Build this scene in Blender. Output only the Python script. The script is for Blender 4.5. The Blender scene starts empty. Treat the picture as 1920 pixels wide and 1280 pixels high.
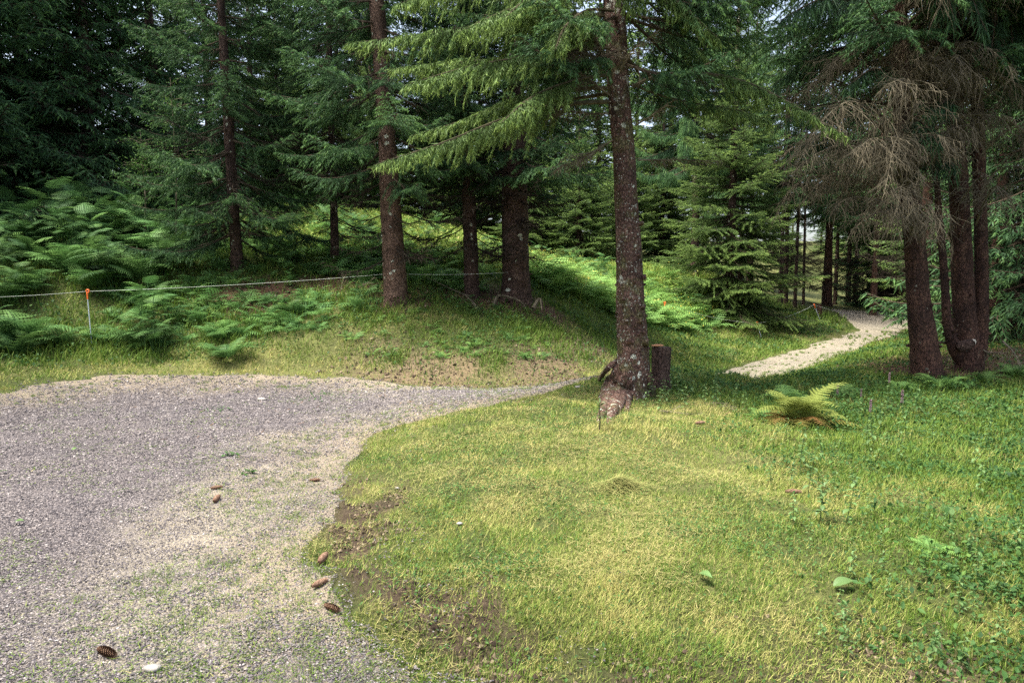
import bpy, math, random
import numpy as np
PI = math.pi
# ------------------------------------------------------------------ camera, sky, sun, exposure
S = bpy.context.scene
COL = S.collection
F = 1280.0; CH = 1.6; PITCH = math.atan(120/1280)
cam_d = bpy.data.cameras.new('camera'); cam = bpy.data.objects.new('camera', cam_d); COL.objects.link(cam)
cam_d.sensor_width = 36; cam_d.lens = 24; cam_d.clip_start = 0.05; cam_d.clip_end = 2000
cam.location = (0, 0, CH); cam.rotation_euler = (PI/2 - PITCH, 0, 0)
S.camera = cam
SUN_AZ, SUN_EL = math.radians(-116), math.radians(65)     # azimuth measured from +Y towards +X: sun stands behind the camera to the left
W = bpy.data.worlds.new("World"); S.world = W; W.use_nodes = True
wn = W.node_tree; wn.nodes.clear()
wo = wn.nodes.new('ShaderNodeOutputWorld'); wb = wn.nodes.new('ShaderNodeBackground'); sk = wn.nodes.new('ShaderNodeTexSky')
sk.sky_type = 'NISHITA'; sk.sun_disc = False; sk.sun_elevation = SUN_EL; sk.sun_rotation = SUN_AZ
sk.air_density = 1.0; sk.dust_density = 4.0; sk.ozone_density = 1.5
wb.inputs['Strength'].default_value = 0.125
hs = wn.nodes.new('ShaderNodeHueSaturation'); hs.inputs['Saturation'].default_value = .7; hs.inputs['Value'].default_value = 1.15
wn.links.new(sk.outputs[0], hs.inputs['Color']); wn.links.new(hs.outputs[0], wb.inputs[0]); wn.links.new(wb.outputs[0], wo.inputs[0])
sl = bpy.data.lights.new('sun', 'SUN'); so = bpy.data.objects.new('sun', sl); COL.objects.link(so)
sl.energy = 3.6; sl.angle = math.radians(13); sl.color = (1, .95, .84)
sd = np.array([math.sin(SUN_AZ)*math.cos(SUN_EL), math.cos(SUN_AZ)*math.cos(SUN_EL), math.sin(SUN_EL)])
from mathutils import Vector
so.rotation_euler = Vector(sd).to_track_quat('Z', 'Y').to_euler()
S.view_settings.view_transform = 'Standard'; S.view_settings.look = 'None'
S.view_settings.exposure = 1.65; S.view_settings.gamma = 1
S.render.film_transparent = False
S.cycles.max_bounces = 6; S.cycles.diffuse_bounces = 4; S.cycles.transmission_bounces = 4; S.cycles.glossy_bounces = 2
S.cycles.use_denoising = False

# ------------------------------------------------------------------ helpers
CP, SP = math.cos(PITCH), math.sin(PITCH)
def ray(px, py):
    u = (px-960)/F; v = (640-py)/F
    return np.array([u, CP+v*SP, -SP+v*CP])
def at(px, py, Y):
    d = ray(px, py); return np.array([0, 0, CH]) + d*(Y/d[1])
def tag(o, label=None, cat=None, group=None, kind=None):
    if label: o['label'] = label
    if cat: o['category'] = cat
    if group: o['group'] = group
    if kind: o['kind'] = kind
    return o
def empty(name, loc=(0, 0, 0), rz=0, sc=1, label=None, cat=None, group=None):
    o = bpy.data.objects.new(name, None); COL.objects.link(o); o.empty_display_size = .2
    o.location = loc; o.rotation_euler = (0, 0, rz); o.scale = (sc, sc, sc)
    return tag(o, label, cat, group)
class MB:
    """collects vertex / face arrays (3 or 4 corners) with a tint value per vertex"""
    def __init__(s): s.v = []; s.t = []; s.f3 = []; s.f4 = []; s.n = 0
    def add(s, v, f, tint=0.5):
        v = np.asarray(v, np.float32).reshape(-1, 3); f = np.asarray(f, np.int64)
        s.v.append(v); s.t.append(np.broadcast_to(np.asarray(tint, np.float32), (len(v),)).astype(np.float32))
        (s.f3 if f.shape[1] == 3 else s.f4).append(f + s.n); s.n += len(v)
    def merge(s, o, R=None, T=None, sc=1.0, dt=0):
        v = np.concatenate(o.v)*sc
        if R is not None: v = v @ R.T
        if T is not None: v = v + T
        s.v.append(v.astype(np.float32)); s.t.append(np.concatenate(o.t)+dt)
        for f in o.f3: s.f3.append(f + s.n)
        for f in o.f4: s.f4.append(f + s.n)
        s.n += len(v)
    def pack(s):
        s.v = [np.concatenate(s.v)]; s.t = [np.concatenate(s.t)]
        if s.f3: s.f3 = [np.concatenate(s.f3)]
        if s.f4: s.f4 = [np.concatenate(s.f4)]
        return s
    def mesh(s, name, mat, smooth=False):
        s.pack(); v = s.v[0]
        n3 = len(s.f3[0]) if s.f3 else 0; n4 = len(s.f4[0]) if s.f4 else 0
        me = bpy.data.meshes.new(name)
        me.vertices.add(len(v)); me.vertices.foreach_set('co', v.ravel())
        li = np.concatenate([s.f3[0].ravel() if n3 else np.zeros(0, np.int64), s.f4[0].ravel() if n4 else np.zeros(0, np.int64)]).astype(np.int32)
        me.loops.add(len(li)); me.loops.foreach_set('vertex_index', li)
        me.polygons.add(n3+n4)
        ls = np.concatenate([np.arange(n3)*3, n3*3+np.arange(n4)*4]).astype(np.int32)
        me.polygons.foreach_set('loop_start', ls)
        me.polygons.foreach_set('use_smooth', np.full(n3+n4, smooth))
        a = me.attributes.new('tint', 'FLOAT', 'POINT'); a.data.foreach_set('value', s.t[0])
        me.update(calc_edges=True); me.materials.append(mat)
        return me
    def build(s, name, mat, parent=None, smooth=False):
        return obj(name, s.mesh(name, mat, smooth), parent)
def obj(name, me, parent=None):
    o = bpy.data.objects.new(name, me); COL.objects.link(o); o.parent = parent
    return o
def nrm(a): return a/np.maximum(np.linalg.norm(a, axis=-1, keepdims=True), 1e-9)
def frame(d):
    d = nrm(d); ref = np.where(np.abs(d[..., 2:3]) > .9, np.array([1., 0, 0]), np.array([0, 0, 1.]))
    a = nrm(np.cross(d, ref)); return d, a, np.cross(d, a)
def add_segs(mb, P0, P1, r0, r1, n=3, tint=.5):
    """a bundle of thin tapered prisms"""
    P0 = np.asarray(P0, float).reshape(-1, 3); P1 = np.asarray(P1, float).reshape(-1, 3); N = len(P0)
    if N == 0: return
    r0 = np.broadcast_to(r0, (N,)); r1 = np.broadcast_to(r1, (N,))
    d, a, b = frame(P1-P0); ph = np.arange(n)*2*PI/n
    ring = np.cos(ph)[None, :, None]*a[:, None]+np.sin(ph)[None, :, None]*b[:, None]
    v = np.concatenate([P0[:, None]+ring*r0[:, None, None], P1[:, None]+ring*r1[:, None, None]], 1)
    k = np.arange(n); q = np.stack([k, (k+1) % n, (k+1) % n+n, k+n], 1)
    f = (np.arange(N)*2*n)[:, None, None]+q[None]
    t = np.repeat(np.broadcast_to(tint, (N,)), 2*n)
    mb.add(v.reshape(-1, 3), f.reshape(-1, 4), t)
def add_tube(mb, pts, rad, n=8, tint=.5, cap=True, rough=0, rng=None, lobes=None):
    """one continuous tube along a polyline"""
    P = np.asarray(pts, float); m = len(P); rad = np.broadcast_to(rad, (m,))
    T = nrm(np.gradient(P, axis=0)); A = np.zeros_like(P)
    ref = np.array([1., 0, 0]) if abs(T[0][0]) < .9 else np.array([0, 1., 0])
    for i in range(m):
        a = ref - T[i]*np.dot(ref, T[i]); A[i] = a/np.linalg.norm(a); ref = A[i]
    B = np.cross(T, A); ph = np.arange(n)*2*PI/n
    R = rad[:, None]*np.ones(n)[None]
    if rough and rng is not None: R = R*(1+rough*rng.normal(size=(m, n)))
    if lobes is not None: R = R*lobes(np.arange(m)/(m-1), ph)
    v = P[:, None]+R[..., None]*(np.cos(ph)[None, :, None]*A[:, None]+np.sin(ph)[None, :, None]*B[:, None])
    i = np.arange(m-1)[:, None]*n; k = np.arange(n)[None]
    q = np.stack([i+k, i+(k+1) % n, i+n+(k+1) % n, i+n+k], -1).reshape(-1, 4)
    mb.add(v.reshape(-1, 3), q, tint)
    if cap:
        c = np.concatenate([v[-1], P[-1][None]]); mb.add(c, np.stack([np.arange(n), (np.arange(n)+1) % n, np.full(n, n)], 1), tint)
        c = np.concatenate([v[0], P[0][None]]); mb.add(c, np.stack([(np.arange(n)+1) % n, np.arange(n), np.full(n, n)], 1), tint)
def resample(pts, n):
    """smooth curve through the points (Catmull-Rom), n samples"""
    P = np.asarray(pts, float); P = np.vstack([2*P[0]-P[1], P, 2*P[-1]-P[-2]]); k = len(P)-3
    out = []
    for s in np.linspace(0, k-1e-6, n):
        i = int(s); t = s-i; a, b, c, d = P[i:i+4]
        out.append(.5*(2*b+(c-a)*t+(2*a-5*b+4*c-d)*t*t+(3*b-a-3*c+d)*t**3))
    return np.array(out)
def vnoise(x, y, sc, seed=0):
    x = np.asarray(x)/sc+seed*17.3+1000; y = np.asarray(y)/sc+seed*7.7+1000
    xi = np.floor(x).astype(np.int64); yi = np.floor(y).astype(np.int64); fx = x-xi; fy = y-yi
    fx = fx*fx*(3-2*fx); fy = fy*fy*(3-2*fy)
    def h(a, b):
        n = (a*374761393+b*668265263+seed*982451653) & 0x7fffffff
        n = ((n ^ (n >> 13))*1274126177) & 0x7fffffff
        return ((n ^ (n >> 16)) & 0xffff)/65535.
    return (h(xi, yi)*(1-fx)+h(xi+1, yi)*fx)*(1-fy)+(h(xi, yi+1)*(1-fx)+h(xi+1, yi+1)*fx)*fy
def fbm(x, y, sc, seed=0, o=4):
    return sum(vnoise(x, y, sc/2**i, seed+i)*.5**i for i in range(o))/sum(.5**i for i in range(o))
def sstep(a, b, x): t = np.clip((x-a)/(b-a), 0, 1); return t*t*(3-2*t)

# ------------------------------------------------------------------ materials
def mat(name, build):
    m = bpy.data.materials.new(name); m.use_nodes = True; nt = m.node_tree; nt.nodes.clear()
    out = nt.nodes.new('ShaderNodeOutputMaterial'); sh = build(nt); nt.links.new(sh, out.inputs[0]); return m
def N(nt, t, **k):
    n = nt.nodes.new(t)
    for a, b in k.items():
        if a.startswith('i_'): n.inputs[int(a[2:])].default_value = b
        else: setattr(n, a, b)
    return n
def ramp(nt, fac, stops, interp='LINEAR'):
    r = N(nt, 'ShaderNodeValToRGB'); cr = r.color_ramp; cr.interpolation = interp
    while len(cr.elements) < len(stops): cr.elements.new(.5)
    for e, (p, c) in zip(cr.elements, stops): e.position = p; e.color = (*c, 1)
    nt.links.new(fac, r.inputs[0]); return r.outputs[0]
def noise(nt, scale, detail=4, rough=.6, vec=None, coord='Object', stretch=None):
    tc = N(nt, 'ShaderNodeTexCoord'); v = tc.outputs[coord]
    if stretch:
        mp = N(nt, 'ShaderNodeMapping'); mp.inputs['Scale'].default_value = stretch; nt.links.new(v, mp.inputs[0]); v = mp.outputs[0]
    n = N(nt, 'ShaderNodeTexNoise'); n.inputs['Scale'].default_value = scale; n.inputs['Detail'].default_value = detail; n.inputs['Roughness'].default_value = rough
    nt.links.new(v, n.inputs['Vector']); return n.outputs['Fac']
def mixc(nt, fac, a, b, mode='MIX'):
    m = N(nt, 'ShaderNodeMix', data_type='RGBA', blend_type=mode)
    if isinstance(fac, (int, float)): m.inputs[0].default_value = fac
    else: nt.links.new(fac, m.inputs[0])
    for i, c in ((6, a), (7, b)):
        if isinstance(c, tuple): m.inputs[i].default_value = (*c, 1)
        else: nt.links.new(c, m.inputs[i])
    return m.outputs[2]
def foliage_mat(name, stops, trans=.3, rough=.6, spec=.18, var=.35):
    def b(nt):
        a = N(nt, 'ShaderNodeAttribute', attribute_name='tint')
        c = ramp(nt, a.outputs['Fac'], stops)
        oi = N(nt, 'ShaderNodeObjectInfo')
        v = N(nt, 'ShaderNodeMapRange'); nt.links.new(oi.outputs['Random'], v.inputs[0]); v.inputs[3].default_value = 1-var/2; v.inputs[4].default_value = 1+var/2
        mm = N(nt, 'ShaderNodeVectorMath', operation='SCALE'); nt.links.new(c, mm.inputs[0]); nt.links.new(v.outputs[0], mm.inputs['Scale'])
        p = N(nt, 'ShaderNodeBsdfPrincipled'); p.inputs['Roughness'].default_value = rough; p.inputs['Specular IOR Level'].default_value = spec
        nt.links.new(mm.outputs[0], p.inputs['Base Color'])
        t = N(nt, 'ShaderNodeBsdfTranslucent'); nt.links.new(mm.outputs[0], t.inputs[0])
        m = N(nt, 'ShaderNodeMixShader'); m.inputs[0].default_value = trans
        nt.links.new(p.outputs[0], m.inputs[1]); nt.links.new(t.outputs[0], m.inputs[2]); return m.outputs[0]
    return mat(name, b)
def plain(name, col, rough=.6, spec=.4, nscale=20, var=.25):
    def b(nt):
        n = noise(nt, nscale, 3)
        c = ramp(nt, n, [(.25, tuple(x*(1-var) for x in col)), (.75, tuple(min(1, x*(1+var)) for x in col))])
        p = N(nt, 'ShaderNodeBsdfPrincipled'); p.inputs['Roughness'].default_value = rough; p.inputs['Specular IOR Level'].default_value = spec
        nt.links.new(c, p.inputs['Base Color']); return p.outputs[0]
    return mat(name, b)
def bark_mat(name, dark, mid, light, lichen=(.5, .52, .42), lich=.72, lscale=9., moss=0, spots=False):
    def b(nt):
        n1 = noise(nt, 14, 6, .7, stretch=(1, 1, .45)); n2 = noise(nt, 60, 3, .6, stretch=(1, 1, .6))
        c = ramp(nt, n1, [(.3, dark), (.5, mid), (.72, light)])
        c = mixc(nt, .35, c, ramp(nt, n2, [(.35, dark), (.7, light)]))
        big = noise(nt, 2.2, 3, .5)
        c = mixc(nt, ramp(nt, big, [(.45, (0, 0, 0)), (.65, (.6, .6, .6))]), c, dark)
        # lichen blotches
        tc = N(nt, 'ShaderNodeTexCoord'); wv = N(nt, 'ShaderNodeVectorMath', operation='ADD')
        nn = N(nt, 'ShaderNodeTexNoise'); nn.inputs['Scale'].default_value = 30; nt.links.new(tc.outputs['Object'], nn.inputs[0])
        sc = N(nt, 'ShaderNodeVectorMath', operation='SCALE'); sc.inputs['Scale'].default_value = .05; nt.links.new(nn.outputs['Color'], sc.inputs[0])
        nt.links.new(tc.outputs['Object'], wv.inputs[0]); nt.links.new(sc.outputs[0], wv.inputs[1])
        vo = N(nt, 'ShaderNodeTexVoronoi'); vo.inputs['Scale'].default_value = lscale; nt.links.new(wv.outputs[0], vo.inputs['Vector'])
        wn_ = N(nt, 'ShaderNodeSeparateColor'); nt.links.new(vo.outputs['Color'], wn_.inputs[0])
        th = N(nt, 'ShaderNodeMath', operation='MULTIPLY'); nt.links.new(wn_.outputs[0], th.inputs[0]); th.inputs[1].default_value = .42
        ls = N(nt, 'ShaderNodeMath', operation='LESS_THAN'); nt.links.new(vo.outputs['Distance'], ls.inputs[0]); nt.links.new(th.outputs[0], ls.inputs[1])
        gt = N(nt, 'ShaderNodeMath', operation='GREATER_THAN'); nt.links.new(wn_.outputs[1], gt.inputs[0]); gt.inputs[1].default_value = lich
        ml = N(nt, 'ShaderNodeMath', operation='MULTIPLY'); nt.links.new(ls.outputs[0], ml.inputs[0]); nt.links.new(gt.outputs[0], ml.inputs[1])
        c = mixc(nt, ml.outputs[0], c, lichen)
        if spots:
            vb = N(nt, 'ShaderNodeTexVoronoi'); vb.inputs['Scale'].default_value = 42; nt.links.new(wv.outputs[0], vb.inputs['Vector'])
            sb = N(nt, 'ShaderNodeSeparateColor'); nt.links.new(vb.outputs['Color'], sb.inputs[0])
            l2 = N(nt, 'ShaderNodeMath', operation='LESS_THAN'); nt.links.new(vb.outputs['Distance'], l2.inputs[0]); l2.inputs[1].default_value = .30
            g2 = N(nt, 'ShaderNodeMath', operation='GREATER_THAN'); nt.links.new(sb.outputs[1], g2.inputs[0]); g2.inputs[1].default_value = .72
            m2 = N(nt, 'ShaderNodeMath', operation='MULTIPLY'); nt.links.new(l2.outputs[0], m2.inputs[0]); nt.links.new(g2.outputs[0], m2.inputs[1])
            c = mixc(nt, m2.outputs[0], c, lichen)
            pt = noise(nt, 4.2, 8, .72); c = mixc(nt, ramp(nt, pt, [(.60, (0, 0, 0)), (.64, (.85, .85, .85))]), c, lichen)
        if moss:
            mo = noise(nt, 5, 4, .7); c = mixc(nt, ramp(nt, mo, [(.5, (0, 0, 0)), (.62, (moss,)*3)]), c, (.09, .11, .03))
        p = N(nt, 'ShaderNodeBsdfPrincipled'); p.inputs['Roughness'].default_value = .85; p.inputs['Specular IOR Level'].default_value = .25
        nt.links.new(c, p.inputs['Base Color'])
        bm = N(nt, 'ShaderNodeBump'); bm.inputs['Strength'].default_value = 1; bm.inputs['Distance'].default_value = .03
        vc = N(nt, 'ShaderNodeTexVoronoi', feature='DISTANCE_TO_EDGE'); vc.inputs['Scale'].default_value = 26; mpp = N(nt, 'ShaderNodeMapping'); mpp.inputs['Scale'].default_value = (1, 1, .6)
        nt.links.new(wv.outputs[0], mpp.inputs[0]); nt.links.new(mpp.outputs[0], vc.inputs['Vector'])
        fl = ramp(nt, vc.outputs['Distance'], [(0, (0, 0, 0)), (.12, (1, 1, 1))]); c2 = mixc(nt, .65, c, mixc(nt, fl, (.25, .25, .25), (1.15, 1.15, 1.15)), 'MULTIPLY'); nt.links.new(c2, p.inputs['Base Color'])
        hs_ = N(nt, 'ShaderNodeMath', operation='MULTIPLY_ADD'); nt.links.new(fl, hs_.inputs[0]); hs_.inputs[1].default_value = .35; nt.links.new(n1, hs_.inputs[2])
        nt.links.new(hs_.outputs[0], bm.inputs['Height']); nt.links.new(bm.outputs[0], p.inputs['Normal']); return p.outputs[0]
    return mat(name, b)

M = {}
M['bark'] = bark_mat('bark', (.022, .013, .011), (.085, .048, .038), (.20, .135, .10))
M['bark_centre'] = bark_mat('bark_centre', (.035, .020, .016), (.13, .068, .053), (.25, .155, .115), lichen=(.46, .46, .38), lich=.62, lscale=13, moss=.5, spots=True)
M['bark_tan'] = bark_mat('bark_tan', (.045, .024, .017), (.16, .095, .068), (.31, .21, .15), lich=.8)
M['bark_red'] = bark_mat('bark_red', (.012, .006, .005), (.075, .033, .024), (.17, .095, .06), lichen=(.2, .19, .15), lich=.93, lscale=24)
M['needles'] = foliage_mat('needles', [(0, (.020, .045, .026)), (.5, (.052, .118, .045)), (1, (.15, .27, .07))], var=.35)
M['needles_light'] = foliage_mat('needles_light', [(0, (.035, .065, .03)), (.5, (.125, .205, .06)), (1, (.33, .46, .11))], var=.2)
M['twig'] = plain('twig', (.06, .045, .03), .85, .2, 30)
M['twig_dead'] = plain('twig_dead', (.135, .115, .078), .9, .15, 6, .7)
M['twig_dark'] = plain('twig_dark', (.03, .024, .018), .9, .1, 8, .4)
M['fern'] = foliage_mat('fern', [(0, (.03, .075, .03)), (.5, (.075, .165, .05)), (1, (.16, .28, .07))], trans=.3, var=.7)
M['fern_yellow'] = foliage_mat('fern_yellow', [(0, (.20, .10, .04)), (.4, (.22, .26, .06)), (1, (.30, .36, .09))], trans=.35)
M['grass'] = foliage_mat('grass', [(0, (.04, .09, .014)), (.45, (.12, .20, .03)), (.7, (.23, .29, .06)), (1, (.50, .43, .17))], trans=.3, var=0)
M['herb'] = foliage_mat('herb', [(0, (.018, .048, .014)), (.6, (.052, .12, .03)), (1, (.12, .21, .05))], trans=.3, var=.1)
M['straw'] = foliage_mat('straw', [(0, (.14, .18, .05)), (.5, (.32, .29, .11)), (1, (.5, .42, .2))], trans=.2, var=0)
M['stone'] = None

# ------------------------------------------------------------------ terrain
ctl = []
def cy(px, py, Y): ctl.append(at(px, py, Y))
def cz(px, py, z):
    d = ray(px, py); ctl.append(np.array([0, 0, CH])+d*((z-CH)/d[2]))
def cw(x, y, z): ctl.append(np.array([x, y, z], float))
for a in [(0, 1275), (300, 1275), (0, 1000), (300, 1000), (0, 830), (300, 830), (520, 900), (520, 780)]: cz(*a, 0)
cz(0, 742, 0.02); cz(300, 706, 0.0); cz(640, 708, -.02); cz(820, 735, -.04); cz(960, 735, -.07); cz(600, 1270, .0)
for a in [(760, 1270, .0), (1010, 1275, .06), (1080, 1180, .13), (1300, 1275, .08), (1850, 1275, .06), (760, 1050, .11), (860, 1130, .11), (800, 900, .14), (960, 830, .18), (1100, 790, .2), (960, 1000, .14),
          (1300, 850, .18), (1600, 900, .13), (1900, 1000, .12), (1200, 1000, .16), (1180, 748, .13), (1340, 735, .06), (1530, 800, .1), (1640, 735, .1), (1350, 760, .12)]: cz(*a)
for a in [(1370, 706, -.5), (1450, 685, -.52), (1500, 668, -.53), (1600, 627, -.54), (1650, 610, -.53), (1420, 700, -.52)]: cz(*a)
cw(2.4, 12.3, -.36); cw(1.4, 11.2, -.2); cw(3.2, 14.2, -.56); cw(4.0, 15, -.56)
for a in [(1100, 706, 9.3), (1190, 702, 9.5), (1290, 704, 9.8), (1340, 708, 10)]: cy(*a)
for a in [(900, 722, 10.9), (760, 715, 11), (1050, 715, 11.4), (900, 650, 12.1), (900, 600, 13.5), (745, 568, 14), (965, 560, 15.2), (885, 552, 15.4), (628, 520, 15.6), (445, 512, 15), (163, 645, 12.2),
          (420, 690, 11.6), (600, 600, 13), (0, 700, 10.3), (200, 478, 16), (40, 500, 14), (1100, 640, 14.6), (1180, 690, 13.2), (1100, 565, 18), (1250, 612, 21), (1100, 522, 26), (1250, 520, 29), (1300, 570, 24),
          (1390, 560, 26), (1290, 680, 16.6), (1290, 645, 18.6), (1420, 638, 21.5), (1480, 610, 25), (1527, 602, 28), (1560, 590, 31), (1700, 601, 33), (1740, 705, 9.8), (1810, 695, 10.5), (1900, 725, 9.6),
          (1900, 650, 14), (1640, 660, 15), (600, 690, 11.6), (760, 660, 12.1), (640, 465, 20), (850, 475, 21), (300, 430, 20), (640, 415, 28), (850, 450, 30), (450, 405, 27), (1050, 505, 32)]: cy(*a)
for a in [(-25, 30, 5), (0, 38, 3.6), (-20, 12, 1.3), (-20, 0, .2), (-10, -10, 0), (10, -10, 0), (20, 0, .1), (15, 20, .2), (30, 30, -.3), (25, 50, 0), (15, 60, 2.5), (40, 70, 3), (-50, 60, 9), (0, 80, 7),
          (-50, 0, 2), (60, 0, 0), (60, 40, 1), (0, -40, 0), (20, 100, 8)]: cw(*a)
ctl = np.array(ctl)
def _tps():
    P = ctl[:, :2]; n = len(P); d = np.linalg.norm(P[:, None]-P[None], axis=-1)
    K = np.where(d > 0, d*d*np.log(d+1e-12), 0)+np.eye(n)*.05
    A = np.zeros((n+3, n+3)); A[:n, :n] = K; A[:n, n] = 1; A[:n, n+1:] = P; A[n, :n] = 1; A[n+1:, :n] = P.T
    return np.linalg.solve(A, np.concatenate([ctl[:, 2], np.zeros(3)]))
_w = _tps()
def tps(x, y):
    x = np.asarray(x, float); s = x.shape; x = x.ravel(); y = np.asarray(y, float).ravel(); r = _w[-3]+_w[-2]*x+_w[-1]*y
    for i in range(len(ctl)):
        d2 = (x-ctl[i, 0])**2+(y-ctl[i, 1])**2; r += _w[i]*.5*d2*np.log(d2+1e-12)
    return r.reshape(s)
GX0, GY0, GS, GNX, GNY = -45., -12., .1, 1000, 920
_gx, _gy = np.meshgrid(GX0+np.arange(0, GNX, 5)*GS, GY0+np.arange(0, GNY, 5)*GS)
_gc = tps(_gx, _gy)
def _up(c):   # bilinear 5x upsample of the smooth part, then small relief
    ny, nx = c.shape; xi = np.linspace(0, nx-1, GNX); yi = np.linspace(0, ny-1, GNY)
    x0 = np.minimum(xi.astype(int), nx-2); y0 = np.minimum(yi.astype(int), ny-2); fx = (xi-x0)[None]; fy = (yi-y0)[:, None]
    return (c[y0][:, x0]*(1-fx)+c[y0][:, x0+1]*fx)*(1-fy)+(c[y0+1][:, x0]*(1-fx)+c[y0+1][:, x0+1]*fx)*fy
_G = _up(_gc)
def hsmooth(x, y):
    x = np.clip((np.asarray(x, float)-GX0)/GS, 0, GNX-1.001); y = np.clip((np.asarray(y, float)-GY0)/GS, 0, GNY-1.001)
    xi = x.astype(int); yi = y.astype(int); fx = x-xi; fy = y-yi
    return (_G[yi, xi]*(1-fx)+_G[yi, xi+1]*fx)*(1-fy)+(_G[yi+1, xi]*(1-fx)+_G[yi+1, xi+1]*fx)*fy
def hits(pxs):
    """where the pixels' rays first meet the ground"""
    out = []
    for px, py in pxs:
        d = ray(px, py); Y = np.concatenate([np.arange(1.5, 20, .02), np.arange(20, 60, .1)]); P = d[None]*(Y/d[1])[:, None]
        h = hsmooth(P[:, 0], P[:, 1])-(P[:, 2]+CH); i = np.argmax(h > 0)
        out.append((P[i, 0], P[i, 1]))
    return out
# outline of the gravel: the turning place on the left, the neck behind the bank, the track that climbs to the right
far1 = hits([(0, 738), (100, 716), (200, 708), (350, 702), (500, 701), (640, 706), (700, 714), (800, 725), (900, 729)])
far2 = [(.9, 10.9), (1.9, 12.3), (3.2, 14.2)]+hits([(1350, 698), (1400, 681), (1480, 660), (1560, 637)])
far3 = hits([(1610, 618)])+[(16.2, 34.5), (21, 38), (26, 36)]
near2 = [(24, 32)]+hits([(1700, 616), (1640, 638), (1560, 671), (1480, 699), (1420, 712)])+[(3.9, 12.9), (2.6, 11.3), (1.4, 10.2)]
near1 = hits([(1012, 738), (945, 752), (862, 772), (770, 799), (700, 826), (655, 870), (632, 930), (612, 990), (600, 1050), (640, 1105), (705, 1155), (780, 1205), (860, 1250), (905, 1279)])
POLY = np.array([(-14, -8), (-16, 5.5), (-10, 7.0)]+far1+far2+far3+near2+near1+[(-.05, 1.9), (.2, -2), (.5, -8)])
def sdf(x, y, P=POLY):
    """signed distance to the outline, negative inside"""
    x = np.asarray(x, float); y = np.asarray(y, float); d = np.full(x.shape, 1e9); ins = np.zeros(x.shape, bool)
    for i in range(len(P)):
        a = P[i]; b = P[(i+1) % len(P)]; e = b-a; t = np.clip(((x-a[0])*e[0]+(y-a[1])*e[1])/(e@e+1e-12), 0, 1)
        d = np.minimum(d, (x-a[0]-t*e[0])**2+(y-a[1]-t*e[1])**2)
        c = ((a[1] > y) != (b[1] > y)) & (x < (b[0]-a[0])*(y-a[1])/(b[1]-a[1]+1e-12)+a[0]); ins ^= c
    return np.where(ins, -1, 1)*np.sqrt(d)
_SG = None
def sd_fast(x, y):
    global _SG
    if _SG is None:
        gx, gy = np.meshgrid(GX0+np.arange(GNX)*GS, GY0+np.arange(GNY)*GS); _SG = sdf(gx, gy)
    x = np.clip((np.asarray(x, float)-GX0)/GS, 0, GNX-1.001); y = np.clip((np.asarray(y, float)-GY0)/GS, 0, GNY-1.001)
    xi = x.astype(int); yi = y.astype(int); fx = x-xi; fy = y-yi
    return (_SG[yi, xi]*(1-fx)+_SG[yi, xi+1]*fx)*(1-fy)+(_SG[yi+1, xi]*(1-fx)+_SG[yi+1, xi+1]*fx)*fy
def relief(x, y):
    s = sd_fast(x, y); k = sstep(-.1, .5, s)
    near = sstep(-.15, .05, s)*sstep(.7, .2, s)*sstep(5.0, 4.0, y)*sstep(-2, -1, x)       # broken soil lip beside the gravel in front
    return (fbm(x, y, 1.3, 3)-.5)*.14*k*(1-.7*sstep(2, 3, x)*sstep(8.5, 10, y)*sstep(26, 22, y))+(fbm(x, y, .25, 8, 3)-.5)*.035*(k*.9+.1)+(fbm(x, y, .6, 9, 3)-.5)*.09*sstep(.15, .8, s)*(1-.6*sstep(2, 3, x)*sstep(8.5, 10, y)*sstep(26, 22, y))+((fbm(x, y, .22, 21, 4)-.5)*.16+.01)*near
def H(x, y): return hsmooth(x, y)+relief(x, y)
# mask functions used by ground colour and by what grows there
def edge(x, y): return sd_fast(x, y)+(fbm(x, y, .7, 5, 4)-.5)*.55
def m_cut(x, y):      # the bare brown bank cut behind the gravel
    s = sd_fast(x, y); return sstep(0, .1, s)*sstep(2.0, .9, s)*sstep(-3.6, -1.9, x)*sstep(2.6, 1.6, x)*(y > 9.5)*sstep(.15, .5, fbm(x, y, .9, 11))
def m_litter(x, y):   # needle litter below the spruces
    a = np.zeros(np.shape(x))
    for cx, cyy, r in [(-2.3, 14.2, 1.3), (-.4, 15.2, 2.0), (.3, 15.2, 1.5), (-5.2, 14.2, 1.4), (-3.6, 15, 1.6), (-1, 15.3, 1.6), (6.5, 10.6, 1.6), (7.5, 12, 3), (10, 12, 4), (12, 16, 5), (16, 22, 6)]:
        a = np.maximum(a, sstep(r, r*.4, np.hypot(x-cx, (y-cyy)*1.3)))
    return a*sstep(.3, .55, fbm(x, y, .8, 14)+.15*a)
def m_soil(x, y):     # bare soil and worn turf beside the gravel in front
    s = sd_fast(x, y); return sstep(-.1, .1, s)*np.maximum(sstep(.62, .2, s+(fbm(x, y, .3, 31)-.5)*1.1)*sstep(5.6, 4.2, y), .75*sstep(2.95, 2.4, y+(fbm(x, y, .4, 32)-.5)*.9))*sstep(-3, -2, x)

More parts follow.
